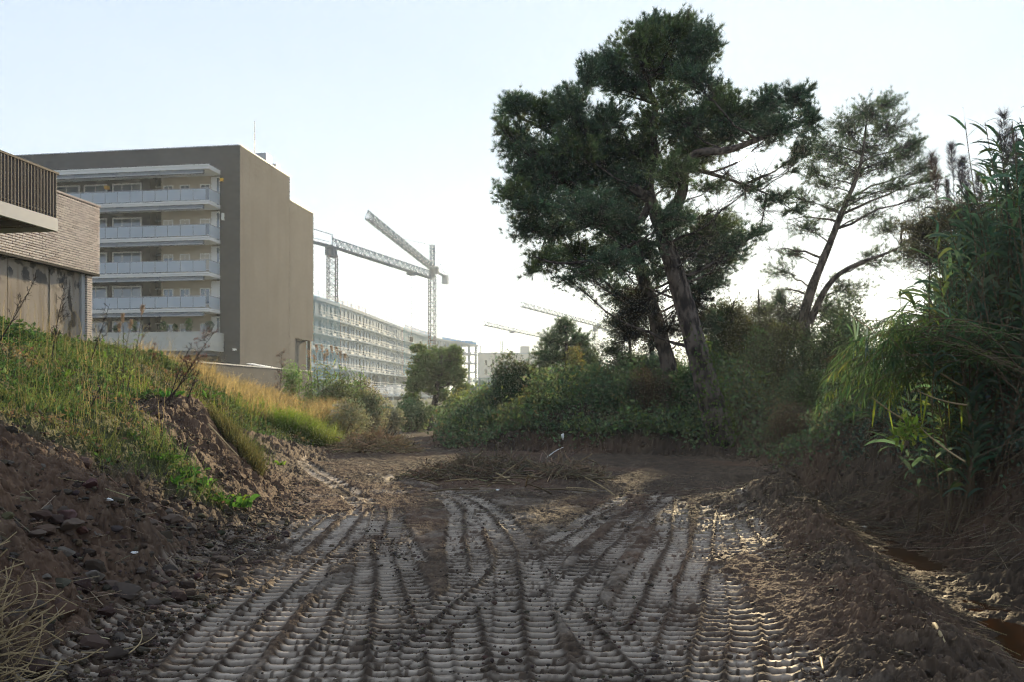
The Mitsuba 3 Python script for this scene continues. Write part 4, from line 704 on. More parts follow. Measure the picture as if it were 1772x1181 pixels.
def hill_tree(label, u, v0, v1, d, col, seed, wd=1.0):
    t = Tree(thing('distant_tree', label, 'tree'), seed); b = P(u, v0, d); t.trunk([b, b + [0.1, 0, (v0 - v1) * px(d) * .5], b + [0, 0, (v0 - v1) * px(d) * .9]], [.2, .15, .06], 8, 6); s_ = px(d); h = v0 - v1
    for k in range(7): t.clump(P(u + rng.uniform(-.4, .4) * h * wd, v1 + h * rng.uniform(.15, .75), d + rng.uniform(-1, 1)), [h * .28 * s_ * wd, h * .28 * s_ * wd, h * .24 * s_], 40, col, tufts=4, leaf=(4, .30, .2, .25), tw=.02)
    t.done('leaf_look')
hill_tree('hazy rounded tree before the beige building, left of the mesh fence', 812, 735, 668, 84, (.07, .11, .06), 301); hill_tree('hazy tree behind the wire mesh fence posts', 845, 735, 660, 92, (.06, .10, .06), 302, 1.2)
hill_tree('hazy tree low between the fence and dark bush', 870, 735, 662, 95, (.06, .10, .065), 303, 1.2); hill_tree('pale distant tree under the branches of the young pine', 1035, 720, 640, 75, (.08, .09, .05), 304)

# ---------------------------------------------------------------- shrubs
def shrub(label, u, v0, v1, wpx, d, col, n, leaf, seed, hang=False, name='shrub', cat='shrub', look='leaf_look', stems=14, up=.2, tips=None, stem='stem_look', lean=0.0, bl=False):
    r = np.random.default_rng(seed); k = thing(name, label, cat); s_ = px(d); b = P(u, v0, d); g = H(b[0], b[1])[0]; b[2] = b[2] if hang else min(b[2], g + 0.25); top = P(u, v1, d)[2]; h = max(top - b[2], .3); R = np.array([wpx * s_ / 2, wpx * s_ / 2 * .9, h * .55]) * 1.22; c = b + [lean, 0, h * .55]; n = int(n * 1.7)
    nl = 26; ld = nrm(r.normal(size=(nl, 3)) + [0, 0, .25]); lc = c + ld * R * r.uniform(.4, .72, (nl, 1)); lr = R * r.uniform(.32, .55, (nl, 1)); lv = Leaves()
    q = r.integers(0, nl, n); dd = nrm(r.normal(size=(n, 3)) + [0, 0, up]); pos = lc[q] + dd * lr[q] * r.random((n, 1)) ** .33
    cc = np.minimum(tint(np.minimum(np.array(col) * 1.6, .28), nl, r, .28, .1)[q], .3) * np.exp(.2 * r.normal(size=(n, 1)))
    if tips is not None: m = (pos[:, 2] > c[2] + .25 * h) & (r.random(n) < .6); cc[m] = tint(tips, m.sum(), r, .2, .08)
    D = nrm(dd + .6 * r.normal(size=(n, 3)) + [0, 0, up])
    if bl: lv.straps(pos, D, leaf[0] * r.uniform(.6, 1.2, n), leaf[1], .6, cc, r, 3)
    else: lv.leaf(pos, D, leaf[0] * r.uniform(.6, 1.25, n), leaf[1] * r.uniform(.7, 1.2, n), cc, r)
    lv.add('foliage', look, k); st = []
    for i in range(stems):
        e = lc[i % nl]; st.append(tube(limb_path(b + [r.normal(0, .1), r.normal(0, .1), -.1] if not hang else b + r.normal(0, .02, 3), e, .2, 6, .06, r), np.linspace(.03, .006, 6) * (1 + d / 60) * (.2 if hang else 1), 5, False))
    add('stems', cat_vf(st), stem, k, smooth=True)
SL = (.09, .045)
shrub('dense dark green rounded bush with pale tips before the beige building', 890, 735, 628, 86, 36, (.035, .06, .03), 5200, (.12, .06), 401, tips=(.10, .11, .045))
shrub('small yellow lit bush between the dark bush and young pine', 996, 700, 616, 42, 42, (.11, .10, .035), 1500, (.12, .06), 402)
shrub('bright green feathery bush in a gap behind the brambles', 957, 720, 648, 58, 41, (.08, .15, .055), 1500, (.35, .03), 403, bl=True, look='blade_look')
shrub('golden green bramble bush on the crest of the far bank', 1000, 735, 664, 80, 33, (.13, .13, .03), 2600, (.10, .055), 404)
shrub('dark olive bush where the bank meets the bramble slope', 935, 745, 690, 70, 31, (.045, .065, .03), 2400, SL, 405)
shrub('small rusty green bush on the crest beside the pine trunks', 1048, 720, 652, 46, 34, (.10, .085, .03), 1500, (.1, .05), 406)
shrub('dry brown bush hanging over the bank below the second trunk', 1122, 745, 650, 84, 28.5, (.058, .040, .028), 3000, (.12, .02), 407, look='needle_look', stems=24)
shrub('green bush tucked between the two pine trunks', 1192, 745, 640, 60, 29, (.035, .07, .028), 2400, SL, 408)
shrub('green shrub left of the dry brown bush on the bank', 1062, 750, 672, 76, 29, (.045, .075, .035), 2600, SL, 409)
for i, (u, v0, v1, w, d, lb) in enumerate([(1232, 740, 610, 70, 32, 'dark thicket bush behind the leaning trunk'), (1310, 745, 600, 80, 30, 'dark green thicket bush below the yellow green tree'), (1345, 750, 585, 86, 31, 'dark thicket bush under the airy small tree'), (1398, 740, 585, 80, 30, 'dark shadowy bush at the foot of the crooked pine'), (1450, 730, 560, 90, 26, 'tall dark bush between the crooked pine and reeds'), (1345, 770, 670, 80, 27, 'low blue green bush on the bank beside the ivy trunk'), (1400, 775, 660, 90, 25, 'low dark bush in front of the crooked pine'), (1470, 760, 640, 80, 21, 'shadowed bush under the golden reed tips')]):
    shrub(lb, u, v0, v1, w, d, [(.055, .08, .036), (.065, .09, .04), (.075, .08, .034)][i % 3], 3600, (.10, .05), 420 + i)
shrub('brown dead grass bush on the bank under the thicket', 1365, 800, 712, 90, 23, (.09, .065, .04), 2600, (.3, .014), 430, look='needle_look', bl=True, stems=20)
shrub('reddish dry shrub behind the tip of the reeds', 1452, 640, 560, 60, 27, (.06, .042, .03), 1600, (.1, .03), 431)
shrub('yellow green bush at the river bend beside the umbrella pine', 800, 755, 688, 60, 46, (.10, .12, .035), 2200, (.14, .08), 432)
shrub('sunlit leafy shrub at the end of the dirt cut', 838, 760, 702, 60, 38, (.10, .11, .04), 2000, (.12, .06), 433)
shrub('dark clump hanging over the cut bank at the bend', 830, 775, 718, 70, 33, (.04, .06, .03), 2200, SL, 434)
shrub('hazy green shrub at the foot of the umbrella pine', 712, 760, 700, 50, 52, (.10, .13, .06), 1500, (.2, .1), 435)
shrub('shadowed dark blue green bush at the end of the riverbed', 690, 765, 726, 36, 62, (.03, .05, .04), 900, (.2, .1), 436)
for i, (u, v0, v1, w, d, lb) in enumerate([(1215, 740, 585, 80, 37, 'leafy thicket tree crown behind the two pine trunks'), (1262, 740, 560, 90, 38, 'tall pale green thicket behind the yellow green tree'), (1330, 740, 560, 90, 39, 'tall dim thicket around the slender pale tree'), (1400, 740, 575, 80, 38, 'tall thicket behind the trunk of the crooked pine'), (1465, 740, 540, 90, 30, 'tall dark thicket rising beside the reed sheaf'), (1130, 740, 640, 80, 34, 'thicket bush framed by the two pine trunks low down'), (1160, 740, 620, 60, 38, 'dim bush behind the second pine trunk')]):
    shrub(lb, u, v0, v1, w, d, [(.06, .085, .04), (.07, .09, .04), (.05, .075, .04)][i % 3], 3600, (.12, .06), 460 + i)
# brambles and ivy over the right-hand bank
TRUNK_GAP = lambda x, y: (np.abs(x - .247 * y) < .55) & (y > 20.5) & (y < 25.2)
def cover(name, label, n, x0, x1, y0, y1, keep, L, W, col, hmax, f, seed, look='leaf_look', pw=1.0, bl=False):
    r = np.random.default_rng(seed); y = y0 + (y1 - y0) * r.random(n) ** pw; x = r.uniform(x0, x1, n); z, dl, dr, dd, rd = height(x, y, True); k = keep(x, y, dl, dr, r) & ~TRUNK_GAP(x, y)
    x, y, z = x[k], y[k], z[k]; hm = hmax * sst(.35, .75, fb(x, y, f, 3, seed)) + .12; u = r.random(len(x)) ** .5; lv = Leaves(); g = 0.35 * hm; pos = np.stack([x + g * r.normal(size=len(x)) * .4, y + g * r.normal(size=len(x)) * .4, z + hm * u], 1)
    cc = tint(col, len(x), r, .3, .1) * (0.75 + .6 * fb(x, y, .8, 3, seed + 1))[:, None]; D = nrm(r.normal(size=pos.shape) + [0, 0, -.1]); sc = 0.6 + 0.04 * y
    if bl: lv.straps(pos - np.c_[0 * x, 0 * x, hm * u], nrm(r.normal(size=pos.shape) * .6 + [0, 0, 1]), L * r.uniform(.5, 1.3, len(x)), W, .5, cc, r, 3)
    else: lv.leaf(pos, D, L * sc * r.uniform(.6, 1.2, len(x)), W * sc * r.uniform(.7, 1.2, len(x)), cc, r)
    lv.add(name, look, None, label=label, kind='stuff')
cover('brambles', 'bluish green brambles covering the far bank', 150000, -4, 22, 18, 46, lambda x, y, dl, dr, r: (dr > -.15) & (dr < 9) & (r.random(len(x)) < sst(-.25, .9, dr + 1.2 * (fb(x, y, .5, 2, 77) - .5))), .095, .055, (.12, .16, .08), 1.6, .55, 501)
cover('dead_brambles', 'dead brown leaves and stems among the brambles', 26000, -4, 22, 18, 40, lambda x, y, dl, dr, r: (dr > -.1) & (dr < 7) & (fb(x, y, .6, 3, 511) > .53), .08, .03, (.14, .095, .055), 1.5, .55, 501)
cover('nettles', 'paler leafy herbs growing through the brambles', 36000, -4, 20, 20, 44, lambda x, y, dl, dr, r: (dr > .5) & (dr < 8) & (fb(x, y, .5, 3, 512) > .52), .13, .05, (.15, .18, .06), 1.9, .55, 501)
cover('ivy_cover', 'dark ivy and bramble leaves over the near bank under the reeds', 110000, 4, 13, 5, 19, lambda x, y, dl, dr, r: (dr > .3) & (dr < 5) & (r.random(len(x)) < sst(.25, 1.2, dr + .8 * (fb(x, y, .8, 2, 78) - .5))), .068, .045, (.085, .125, .085), 2.1, .8, 502)
cover('dry_bank_grass', 'thin dry grass and roots hanging on the dirt cut', 26000, -4, 12, 6, 40, lambda x, y, dl, dr, r: (dr > .1) & (dr < 1.1), .42, .011, (.13, .095, .06), .2, .9, 503, 'needle_look', 1.0, True)
def roots():
    r = np.random.default_rng(66); out = []
    for i in range(420):
        y = r.uniform(6.5, 18); x = np.interp(y, RF[:, 1], RF[:, 0]) + r.uniform(.7, 2.4); p = np.array([x, y, H(x, y)[0] + r.uniform(.1, .9)]); L = r.uniform(.4, 1.5); q = p + [r.normal(-.45, .3) * L, r.normal(0, .5) * L, -L * r.uniform(.2, .8)]
        m = (p + q) / 2 + r.normal(0, .12, 3); q[2] = max(q[2], H(q[0], q[1])[0]); c = spline([p, m, q], 7); out.append(tube(c, np.linspace(.008, .003, 7) * r.uniform(.6, 1.5), 4, False))
    add('hanging_roots', cat_vf(out), 'stem_look', None, smooth=True, label='tangle of dead stems and roots hanging down the dark bank', kind='stuff')
roots()
# ---------------------------------------------------------------- giant reeds
rr_ = np.random.default_rng(77)
def cane(base, tip, bend, n=12): 
    m = (base + tip) / 2 + bend; return spline([base, m, tip], n)
def cane_leaves(lv, c, n, L, W, droop, col, r, lo=.25, hi=1.0):
    t = np.sort(r.uniform(lo, hi, n)); i = np.clip(t * (len(c) - 1), 0, len(c) - 1.001); k = i.astype(int); B = c[k] + (c[k + 1] - c[k]) * (i - k)[:, None]; ax = nrm(c[k + 1] - c[k])
    a = r.uniform(0, 6.3, n); o = np.stack([np.cos(a), np.sin(a), 0 * a], 1); D = nrm(ax * .9 + o * r.uniform(.5, 1.1, (n, 1))); lv.straps(B, D, L * r.uniform(.65, 1.2, n), W * r.uniform(.7, 1.15, n), droop * r.uniform(.5, 1.3, n), tint(col, n, r, .22, .08), r)
def plume(lv, c0, c1, rad, n, col, r):
    t = r.random(n) ** .8; ax = nrm(c1 - c0); B = c0 + (c1 - c0) * t[:, None]; w = rad * np.sin(np.pi * np.clip(t * .9 + .08, 0, 1)) ** .8; a = r.uniform(0, 6.3, n); o = np.stack([np.cos(a), np.sin(a) * .8, .0 * a], 1)
    D = nrm(ax * .9 + o * .75); lv.needles(B + D * (w * r.random(n))[:, None] * .6, D, 3, rad * 0.9, .004 + rad * .02, .25, tint(col, n, r, .25, .06), r)
RG = (.092, .155, .092)
lv, st = Leaves(), []
for i in range(520):
    y = rr_.uniform(11.2, 17.0); x = rr_.uniform(.50, .74) * y + rr_.normal(0, .2) + .2; b = np.array([x, y, H(x, y)[0]]); h = rr_.uniform(2.8, 4.6) * np.interp(x / y, [.47, .51, .56, .62], [.42, .60, .82, 1.0]); t = b + [rr_.normal(-.25, .3), rr_.normal(-.1, .3), h]
    c = cane(b, t, rr_.normal(0, .12, 3) + [.05, 0, .05]); st.append(tube(c, np.linspace(.013, .005, 12), 5, False)); cane_leaves(lv, c, 26, .58, .068, .45, RG if rr_.random() < .8 else (.12, .16, .05), rr_, .22)
k = thing('giant_reeds', 'tall thicket of green cane reeds on the near bank', 'reeds', kind='stuff'); lv.add('leaves', 'blade_look', k); add('canes', cat_vf(st), 'stem_look', k, smooth=True)
# canes bent over the ditch, with fine hanging leaves
lv, st = Leaves(), []
for i in range(95):
    f = rr_.random(); d0 = rr_.uniform(10.8, 13.6); root = np.array([.60 * d0 + rr_.uniform(-.2, .9), d0, 0]); root[2] = 1.75 + rr_.uniform(-.2, .5)
    topp = P(rr_.uniform(1530, 1640), 548 + 95 * f + rr_.normal(0, 8), d0 + rr_.uniform(-.6, .2)); tip = P(rr_.uniform(1400, 1540) + 40 * (1 - f), 590 + 115 * f + rr_.normal(0, 18), d0 + rr_.uniform(-.9, .2)); c = spline([root, (root + topp) / 2 + [0, 0, .18], topp, (topp + tip) / 2 + [0, 0, .10], tip], 20); st.append(tube(c, np.linspace(.011, .003, 20), 4, False))
    cane_leaves(lv, c, 62, .23, .023, .5, ((.075, .13, .05), (.09, .145, .05), (.14, .18, .045), (.12, .10, .05))[rr_.choice(4, p=[.45, .32, .15, .08])], rr_, .22)
k = thing('leaning_reeds', 'sheaf of cane reeds bent over the ditch with golden drooping tips', 'reeds', kind='stuff'); lv.add('leaves', 'blade_look', k); add('canes', cat_vf(st), 'stem_look', k, smooth=True)
def broken(label, a, b, d0, d1, hang, seed, col):
    r = np.random.default_rng(seed); k = thing('broken_cane', label, 'reed'); p, q = P(*a, d0), P(*b, d1); c = spline([p, (p + q) / 2 + [0, 0, -.03], q], 14); add('stem', tube(c, np.linspace(.006, .013, 14), 6), 'dry_stem_look', k, smooth=True)
    for j, (t, L) in enumerate(hang):
        w = Leaves(); B = p + (q - p) * t; w.straps(B[None], nrm(np.array([[r.normal(0, .12), r.normal(0, .12), -1.0]])), np.array([L]), np.array([.042]), np.array([.05]), tint(col, 1, r, .15, .08), r, 7); w.add('leaf', 'blade_look', k)
broken('long snapped cane slanting across the thicket with grey green leaves', (1472, 545), (1700, 690), 10.6, 11.4, [(.02, .35), (.06, .5), (.09, .52), (.12, .45), (.17, .55), (.2, .5), (.26, .48), (.3, .4)], 601, (.10, .16, .11))
broken('thin broken cane with five backlit yellow green leaves hanging in a row', (1588, 678), (1672, 702), 10.3, 10.6, [(.05, .36), (.2, .40), (.40, .44), (.62, .34), (.9, .35)], 602, (.22, .26, .035))
broken('low broken cane with four hanging backlit leaves over the dark bank', (1508, 688), (1590, 740), 10.2, 10.4, [(.08, .34), (.36, .34), (.68, .32), (.95, .26)], 603, (.24, .28, .04))
broken('bare dead cane lying down the dark bank', (1590, 738), (1670, 800), 10.2, 9.7, [], 604, (.1, .1, .05))
PL = (.14, .115, .115)
for i, (u0, v0, u1, v1, d, rad, lb) in enumerate([(1755, 440, 1735, 197, 12.0, 32, 'tallest reed with a large feathery plume at the picture edge'), (1772, 450, 1752, 225, 12.3, 27, 'reed with a feathery plume just behind the tallest one'), (1634, 430, 1613, 266, 13.0, 26, 'reed plume with a rusty tip rising from the thicket'), (1655, 420, 1645, 251, 13.4, 22, 'reed plume second from the rusty tipped one'), (1664, 420, 1661, 280, 13.0, 18, 'small reed plume between its two taller neighbours'), (1684, 430, 1668, 274, 12.8, 24, 'leaning reed plume in the middle of the row'), (1700, 430, 1692, 300, 13.6, 18, 'short pale reed plume over the olive crown'), (1640, 400, 1638, 312, 14.0, 14, 'smallest reed plume low in the row')]):
    r = np.random.default_rng(610 + i); k = thing('plume_reed', lb, 'reed'); p, q = P(u0, v0 + 120, d), P(u1, v1, d); c = spline([p, p * .45 + q * .55 + [.03, 0, .02], q], 14); add('stem', tube(c, np.linspace(.011, .003, 14), 5), 'stem_look', k, smooth=True)
    w = Leaves(); s_ = px(d); L = 75 * s_ * (rad / 26); plume(w, q - nrm(c[-1] - c[-3]) * L, q, rad * s_ * .65, 190, (.13, .085, .07) if i == 2 else PL, r); w.add('plume', 'needle_look', k)
    w = Leaves(); cane_leaves(w, c, 9, .5, .04, .6, (.05, .075, .06), r, .3, .72); w.add('leaves', 'blade_look', k)
shrub('small bright yellow green leafy sprig lit in the dark bank', 1568, 775, 738, 46, 10.2, (.12, .17, .03), 75, (.11, .05), 620, hang=True, name='sprig', cat='plant', stems=6)

# ---------------------------------------------------------------- growth on the left-hand bank
rg = np.random.default_rng(88)
def grass(name, label, n, y0, y1, hgt, w, cols, seed, keep, pw=1.0, lean=.85, x0=-26, look='blade_look', yscale=.035):
    r = np.random.default_rng(seed); y = y0 + (y1 - y0) * r.random(n) ** pw; x = np.interp(y, LF[:, 1], LF[:, 0]) - r.random(n) ** 1.15 * np.minimum(13, .75 * y + 2) + .3; z, dl, dr, dd, rd = height(x, y, True)
    k = keep(x, y, dl, r); x, y, z, dl = x[k], y[k], z[k], dl[k]; m = len(x); pos = np.stack([x, y, z - .02], 1); clump = fb(x, y, 1.6, 3, seed); h = hgt * (.25 + 1.6 * sst(.25, .75, clump)) * r.uniform(.5, 1.25, m)
    a = 12.6 * fb(x, y, 1.1, 2, seed + 3) + r.normal(0, .8, m); ln = np.stack([np.cos(a) + .3, np.sin(a) - .2, -.25 + 0 * a], 1) * (h * lean * r.uniform(.3, 1.3, m))[:, None]
    t = np.clip(fb(x, y, .5, 3, seed + 5) * 1.4 - .2 + r.normal(0, .15, m), 0, 1)[:, None]; col = (np.array(cols[0]) * (1 - t) + np.array(cols[1]) * t) * np.exp(.28 * r.normal(size=(m, 1)) + .9 * (fb(x, y, 2.3, 3, seed + 9) - .5)[:, None])
    lv = Leaves(); lv.blades(pos, h, ln, w * (.5 + yscale * y), col, r); lv.add(name, look, None, label=label, kind='stuff')
isdry = lambda x, y: sst(.45, .6, fb(x, y, .25, 2, 61) + .35 * sst(24, 29, y) - .12)
grass('grass', 'long tangled green grass over the top of the bank', 100000, 4.5, 27, .27, .006, ((.05, .10, .028), (.13, .14, .05)), 701, lambda x, y, dl, r: (dl > .1) & (r.random(len(x)) < grassy(x, y, dl)) & (r.random(len(x)) > .8 * isdry(x, y)) & (r.random(len(x)) < .25 + sst(.35, .6, fb(x, y, 1.0, 3, 777))), .8)
grass('dry_grass', 'tall straw coloured grass below the apartment end wall', 52000, 22, 48, .5, .009, ((.34, .25, .12), (.24, .20, .09)), 702, lambda x, y, dl, r: (dl > 1.6) & (r.random(len(x)) < grassy(x, y, dl)) & (r.random(len(x)) < isdry(x, y)), 1.0, .35)
grass('lush_grass', 'bright green low growth on the mounds beside the dirt ramp', 40000, 16, 44, .38, .012, ((.10, .17, .025), (.16, .19, .04)), 703, lambda x, y, dl, r: (dl > .3) & (dl < 3.4) & (r.random(len(x)) < grassy(x, y, dl)) & (fb(x, y, .45, 2, 71) > .45), 1.0, .4)
grass('thin_stalks', 'thin dry flowering stalks standing above the grass', 3500, 6, 30, .85, .004, ((.30, .24, .12), (.20, .17, .08)), 704, lambda x, y, dl, r: (dl > 1.5) & (r.random(len(x)) < grassy(x, y, dl)), 1.0, .25)
def weeds(name, label, n, y0, y1, col, seed, keep, L=.09):
    r = np.random.default_rng(seed); y = y0 + (y1 - y0) * r.random(n) ** .9; x = np.interp(y, LF[:, 1], LF[:, 0]) - r.random(n) * np.minimum(11, .75 * y + 1.5) + .3; z, dl, dr, dd, rd = height(x, y, True); k = keep(x, y, dl, r); x, y, z = x[k], y[k], z[k]; m = len(x)
    h = .05 + .34 * sst(.5, .75, fb(x, y, 1.1, 3, seed)) * r.random(m); D = nrm(r.normal(size=(m, 3)) + [0, 0, .35]); lv = Leaves(); s_ = L * (.5 + .05 * y) * r.uniform(.5, 1.3, m); lv.leaf(np.stack([x, y, z + h], 1), D, s_, s_ * .5, tint(col, m, r, .3, .12), r); lv.add(name, 'leaf_look', None, label=label, kind='stuff')
weeds('low_weeds', 'patches of low leafy green weeds among the grass', 60000, 5, 28, (.072, .12, .042), 711, lambda x, y, dl, r: (dl > .2) & (r.random(len(x)) < grassy(x, y, dl)) & (fb(x, y, .8, 3, 711) > .46))
weeds('low_weeds', 'patches of low greyish and brown dead weeds among the grass', 40000, 5, 30, (.16, .125, .07), 712, lambda x, y, dl, r: (dl > .2) & (r.random(len(x)) < grassy(x, y, dl)) & (fb(x, y, .7, 3, 715) > .5), .06)
def up_slope(u, v, dmin, dmax, off=0.0):
    """The bank's surface along a sight line."""
    d = np.linspace(dmin, dmax, 400); q = np.stack([P(u, v, t) for t in d]); h = height(q[:, 0], q[:, 1]) + off; i = np.argmax(q[:, 2] <= h) if (q[:, 2] <= h).any() else np.argmin(q[:, 2] - h); return np.array([q[i, 0], q[i, 1], h[i] - off])
def dock(u, v, hpx, label, seed, n=14, col=(.10, .22, .025), dm=(6, 30)):
    r = np.random.default_rng(seed); b = up_slope(u, v, *dm); s_ = px(b[1]); k = thing('broadleaf_weed', label, 'plant'); w = Leaves(); L = hpx * s_ * 1.25
    a = r.uniform(0, 6.3, n); D = nrm(np.stack([np.cos(a) * .7, np.sin(a) * .7, r.uniform(.5, 1.4, n)], 1)); w.straps(b + np.c_[r.normal(0, L * .25, (n, 2)), 0 * a], D, L * r.uniform(.6, 1.2, n), L * .22, .45, tint(col, n, r, .2, .1), r, 6); w.add('leaves', 'blade_look', k)
    A = np.repeat(b[None], 5, 0) + np.c_[r.normal(0, L * .15, (5, 2)), np.zeros(5)]; add('stems', segs(A - [0, 0, .05], A + D[:5] * L * .5, .006, .003), 'stem_look', k)
for i, (u, v, h, lb, cl) in enumerate([(285, 800, 32, 'cluster of dock leaves at the top of the green tongue on the dug slope', 0), (318, 825, 40, 'large dock plant halfway down the green tongue', 0), (345, 845, 36, 'dock plant with curled leaves in the green tongue', 0), (375, 870, 36, 'dock plant with upright leaves near the end of the green tongue', 0), (402, 880, 42, 'last upright dock plant at the foot of the green tongue', 0), (300, 840, 30, 'low dock plant at the edge of the dug slope', 0), (415, 868, 24, 'single bright leaf standing in dug earth', 1), (100, 655, 26, 'bright sunlit broad leaves in the long grass', 1), (70, 640, 24, 'broad leaves beside the dark stalk in the grass', 0), (225, 672, 22, 'broad leafed weed in the middle of the grass bank', 0), (300, 690, 30, 'broad leafed weed on the edge above the dirt cut', 0), (350, 690, 34, 'tall broad weed at the crest above the dirt mound', 0), (160, 620, 26, 'leafy weed at the foot of the leaning black stalk', 1), (484, 806, 16, 'tiny yellow green seedling on the dirt ramp', 1), (440, 716, 24, 'yellow green broad leaves beside the dirt ramp', 1), (492, 690, 24, 'bright weed on the green mound by the dirt ramp', 1)]):
    dock(u, v, h, lb, 800 + i, 22 if i < 6 else 13, (.16, .26, .03) if cl else (.07, .16, .03), (6, 34))
def stalk(u0, v0, u1, v1, label, seed, d=None, twigs=12, col='dark_stem_look', r0=.012, seedy=None):
    r = np.random.default_rng(seed); b = up_slope(u0, v0, 7, 30) if d is None else np.array([*P(u0, v0, d)[:2], H(*P(u0, v0, d)[:2])[0]]); b = b - [0, 0, .1]; e = P(u1, v1, b[1]); c = spline([b, (b + e) / 2 + r.normal(0, .03, 3), e], 12); k = thing('dry_stalk', label, 'plant')
    add('stem', tube(c, np.linspace(r0, .004, 12), 5), col, k, smooth=True); L = np.linalg.norm(e - b); t = r.uniform(.35, 1, twigs); A = b + (e - b) * t[:, None]; o = r.normal(size=(twigs, 3)) * [1, 1, .3] + [0, 0, 1.1]; B = A + nrm(o) * (L * .22 * (1.2 - t))[:, None] * r.uniform(.5, 1.4, (twigs, 1))
    A2 = np.repeat(A + (B - A) * .6, 3, 0); B2 = A2 + nrm(np.repeat(nrm(o), 3, 0) + .6 * r.normal(size=A2.shape)) * L * .06; add('side_shoots', segs(np.vstack([A, A2]), np.vstack([B, B2]), .005, .003), col, k)
    if seedy: w = Leaves(); Q = np.repeat(np.vstack([B, B2]), 5, 0) + r.normal(0, .02, ((len(B) + len(B2)) * 5, 3)); w.leaf(Q, nrm(r.normal(size=Q.shape)), .03, .012, tint(seedy, len(Q), r, .2), r); w.add('seed_heads', 'needle_look', k, kind='stuff')
stalk(88, 640, 112, 500, 'branching dark stalk in front of the concrete panels', 901, None, 20); stalk(150, 640, 190, 525, 'leaning black stalk before the brick pier', 902, None, 16, r0=.016); stalk(-15, 600, 62, 480, 'dark bare twig reaching in from the picture edge', 903, None, 14, r0=.014)
stalk(285, 700, 370, 575, 'leaning dry stalk with reddish seed branches', 904, None, 24, seedy=(.16, .07, .045)); stalk(290, 695, 330, 600, 'dark thin stalk crossing the reddish seeded one', 905, None, 10); stalk(275, 700, 345, 625, 'low slanting black twig on the crest', 906, None, 10); stalk(320, 700, 345, 640, 'short black broken stalk on the crest', 907, None, 12)
stalk(481, 715, 488, 610, 'straight red brown dock stalk before the end wall', 908, None, 26, seedy=(.12, .05, .03)); stalk(262, 640, 268, 595, 'small reddish stalk before the pale parapet', 909, None, 12, seedy=(.16, .07, .05)); stalk(235, 640, 250, 560, 'thin straw coloured stalk beside the small reed', 910, None, 12, 'dry_stem_look'); stalk(145, 720, 180, 655, 'short dead stalk low in the green grass', 911, None, 8)
def small_reed(key_label, us, base_v, d, seed, leafL, col, plume_col, prad, name='reed_clump'):
    r = np.random.default_rng(seed); k = thing(name, key_label, 'reeds'); w, s2, pw = Leaves(), [], Leaves()
    for (u0, u1, v1, pl) in us:
        b = P(u0, base_v, d + r.uniform(-.3, .3)); b[2] = H(b[0], b[1])[0] - .05; e = P(u1, v1, b[1]); c = spline([b, (b + e) / 2 + r.normal(0, .04, 3), e], 14); s2.append(tube(c, np.linspace(.010, .004, 14) * (d / 14) ** .5, 5, False)); cane_leaves(w, c, 22, leafL, leafL * .085, .6, col, r, .15, .85 if pl else 1.0)
        if pl: L = prad * 2.6; plume(pw, e, e + nrm(c[-1] - c[-3]) * L, prad, 110, plume_col, r)
    w.add('leaves', 'blade_look', k); add('canes', cat_vf(s2), 'stem_look', k, smooth=True); pw.add('plumes', 'needle_look', k)
small_reed('small reed with tan plumes in front of the pale parapet', [(205, 206, 575, 1), (212, 213, 560, 1), (206, 224, 570, 1), (215, 245, 545, 1), (198, 190, 600, 0), (222, 232, 600, 0), (210, 200, 590, 0)], 640, 14.5, 951, .30, (.15, .20, .06), (.33, .25, .18), .06)
small_reed('reed clump with tan plumes before the unfinished building', [(u + 12 + 6 * ((i * 7) % 3 - 1), u, v, 1) for i, (u, v) in enumerate([(535, 622), (548, 612), (558, 612), (566, 620), (575, 614), (584, 616), (590, 624), (598, 628), (545, 630), (562, 628)])] + [(522 + 5 * i, 517 + 5.4 * i, 636 + (i * 7 % 5) * 9, 0) for i in range(22)] + [(530 + 6 * i, 526 + 6.5 * i, 655 + (i % 3) * 8, 0) for i in range(16)], 690, 40, 952, .8, (.13, .20, .075), (.34, .27, .20), .14)
shrub('dark rounded bush below the reed clump', 585, 735, 668, 70, 38.5, (.075, .09, .04), 2600, (.12, .06), 961); shrub('pale yellow green bush sloping down to the riverbed', 640, 750, 690, 70, 40, (.28, .30, .10), 2600, (.14, .06), 962); shrub('light hazy shrub beside the end of the riverbed', 672, 755, 712, 46, 46, (.23, .25, .11), 1500, (.16, .08), 963)
shrub('brownish shrub over the debris heap', 600, 770, 705, 70, 33, (.26, .22, .10), 2200, (.12, .04), 964); shrub('light green shrub right under the unfinished building', 622, 720, 665, 52, 44, (.26, .30, .10), 1700, (.15, .07), 965); shrub('small green shrub at the foot of the end wall', 505, 680, 640, 36, 44, (.10, .15, .045), 900, (.14, .07), 966)
def tuft(label, u, v, wpx, hpx, seed, col, n, d=None, name='grass_tuft', lean=.7, w=.006):
    r = np.random.default_rng(seed); b = up_slope(u, v, 5, 36) if d is None else P(u, v, d); s_ = px(b[1]); R = wpx * s_ / 2; a = r.uniform(0, 6.3, n); q = r.random(n) ** .6; B = b + np.stack([np.cos(a) * q * R, np.sin(a) * q * R, 0 * a], 1); B[:, 2] = height(B[:, 0], B[:, 1]) - .03
    ln = np.stack([np.cos(a), np.sin(a), -.45 + 0 * a], 1) * (hpx * s_ * lean * q * r.uniform(.4, 1.3, n))[:, None] + r.normal(0, .05, (n, 3)); lv = Leaves(); lv.blades(B, hpx * s_ * r.uniform(.6, 1.15, n), ln, w, tint(col, n, r, .25, .08), r); lv.add(name, 'blade_look', None, label=label, cat='grass tuft')
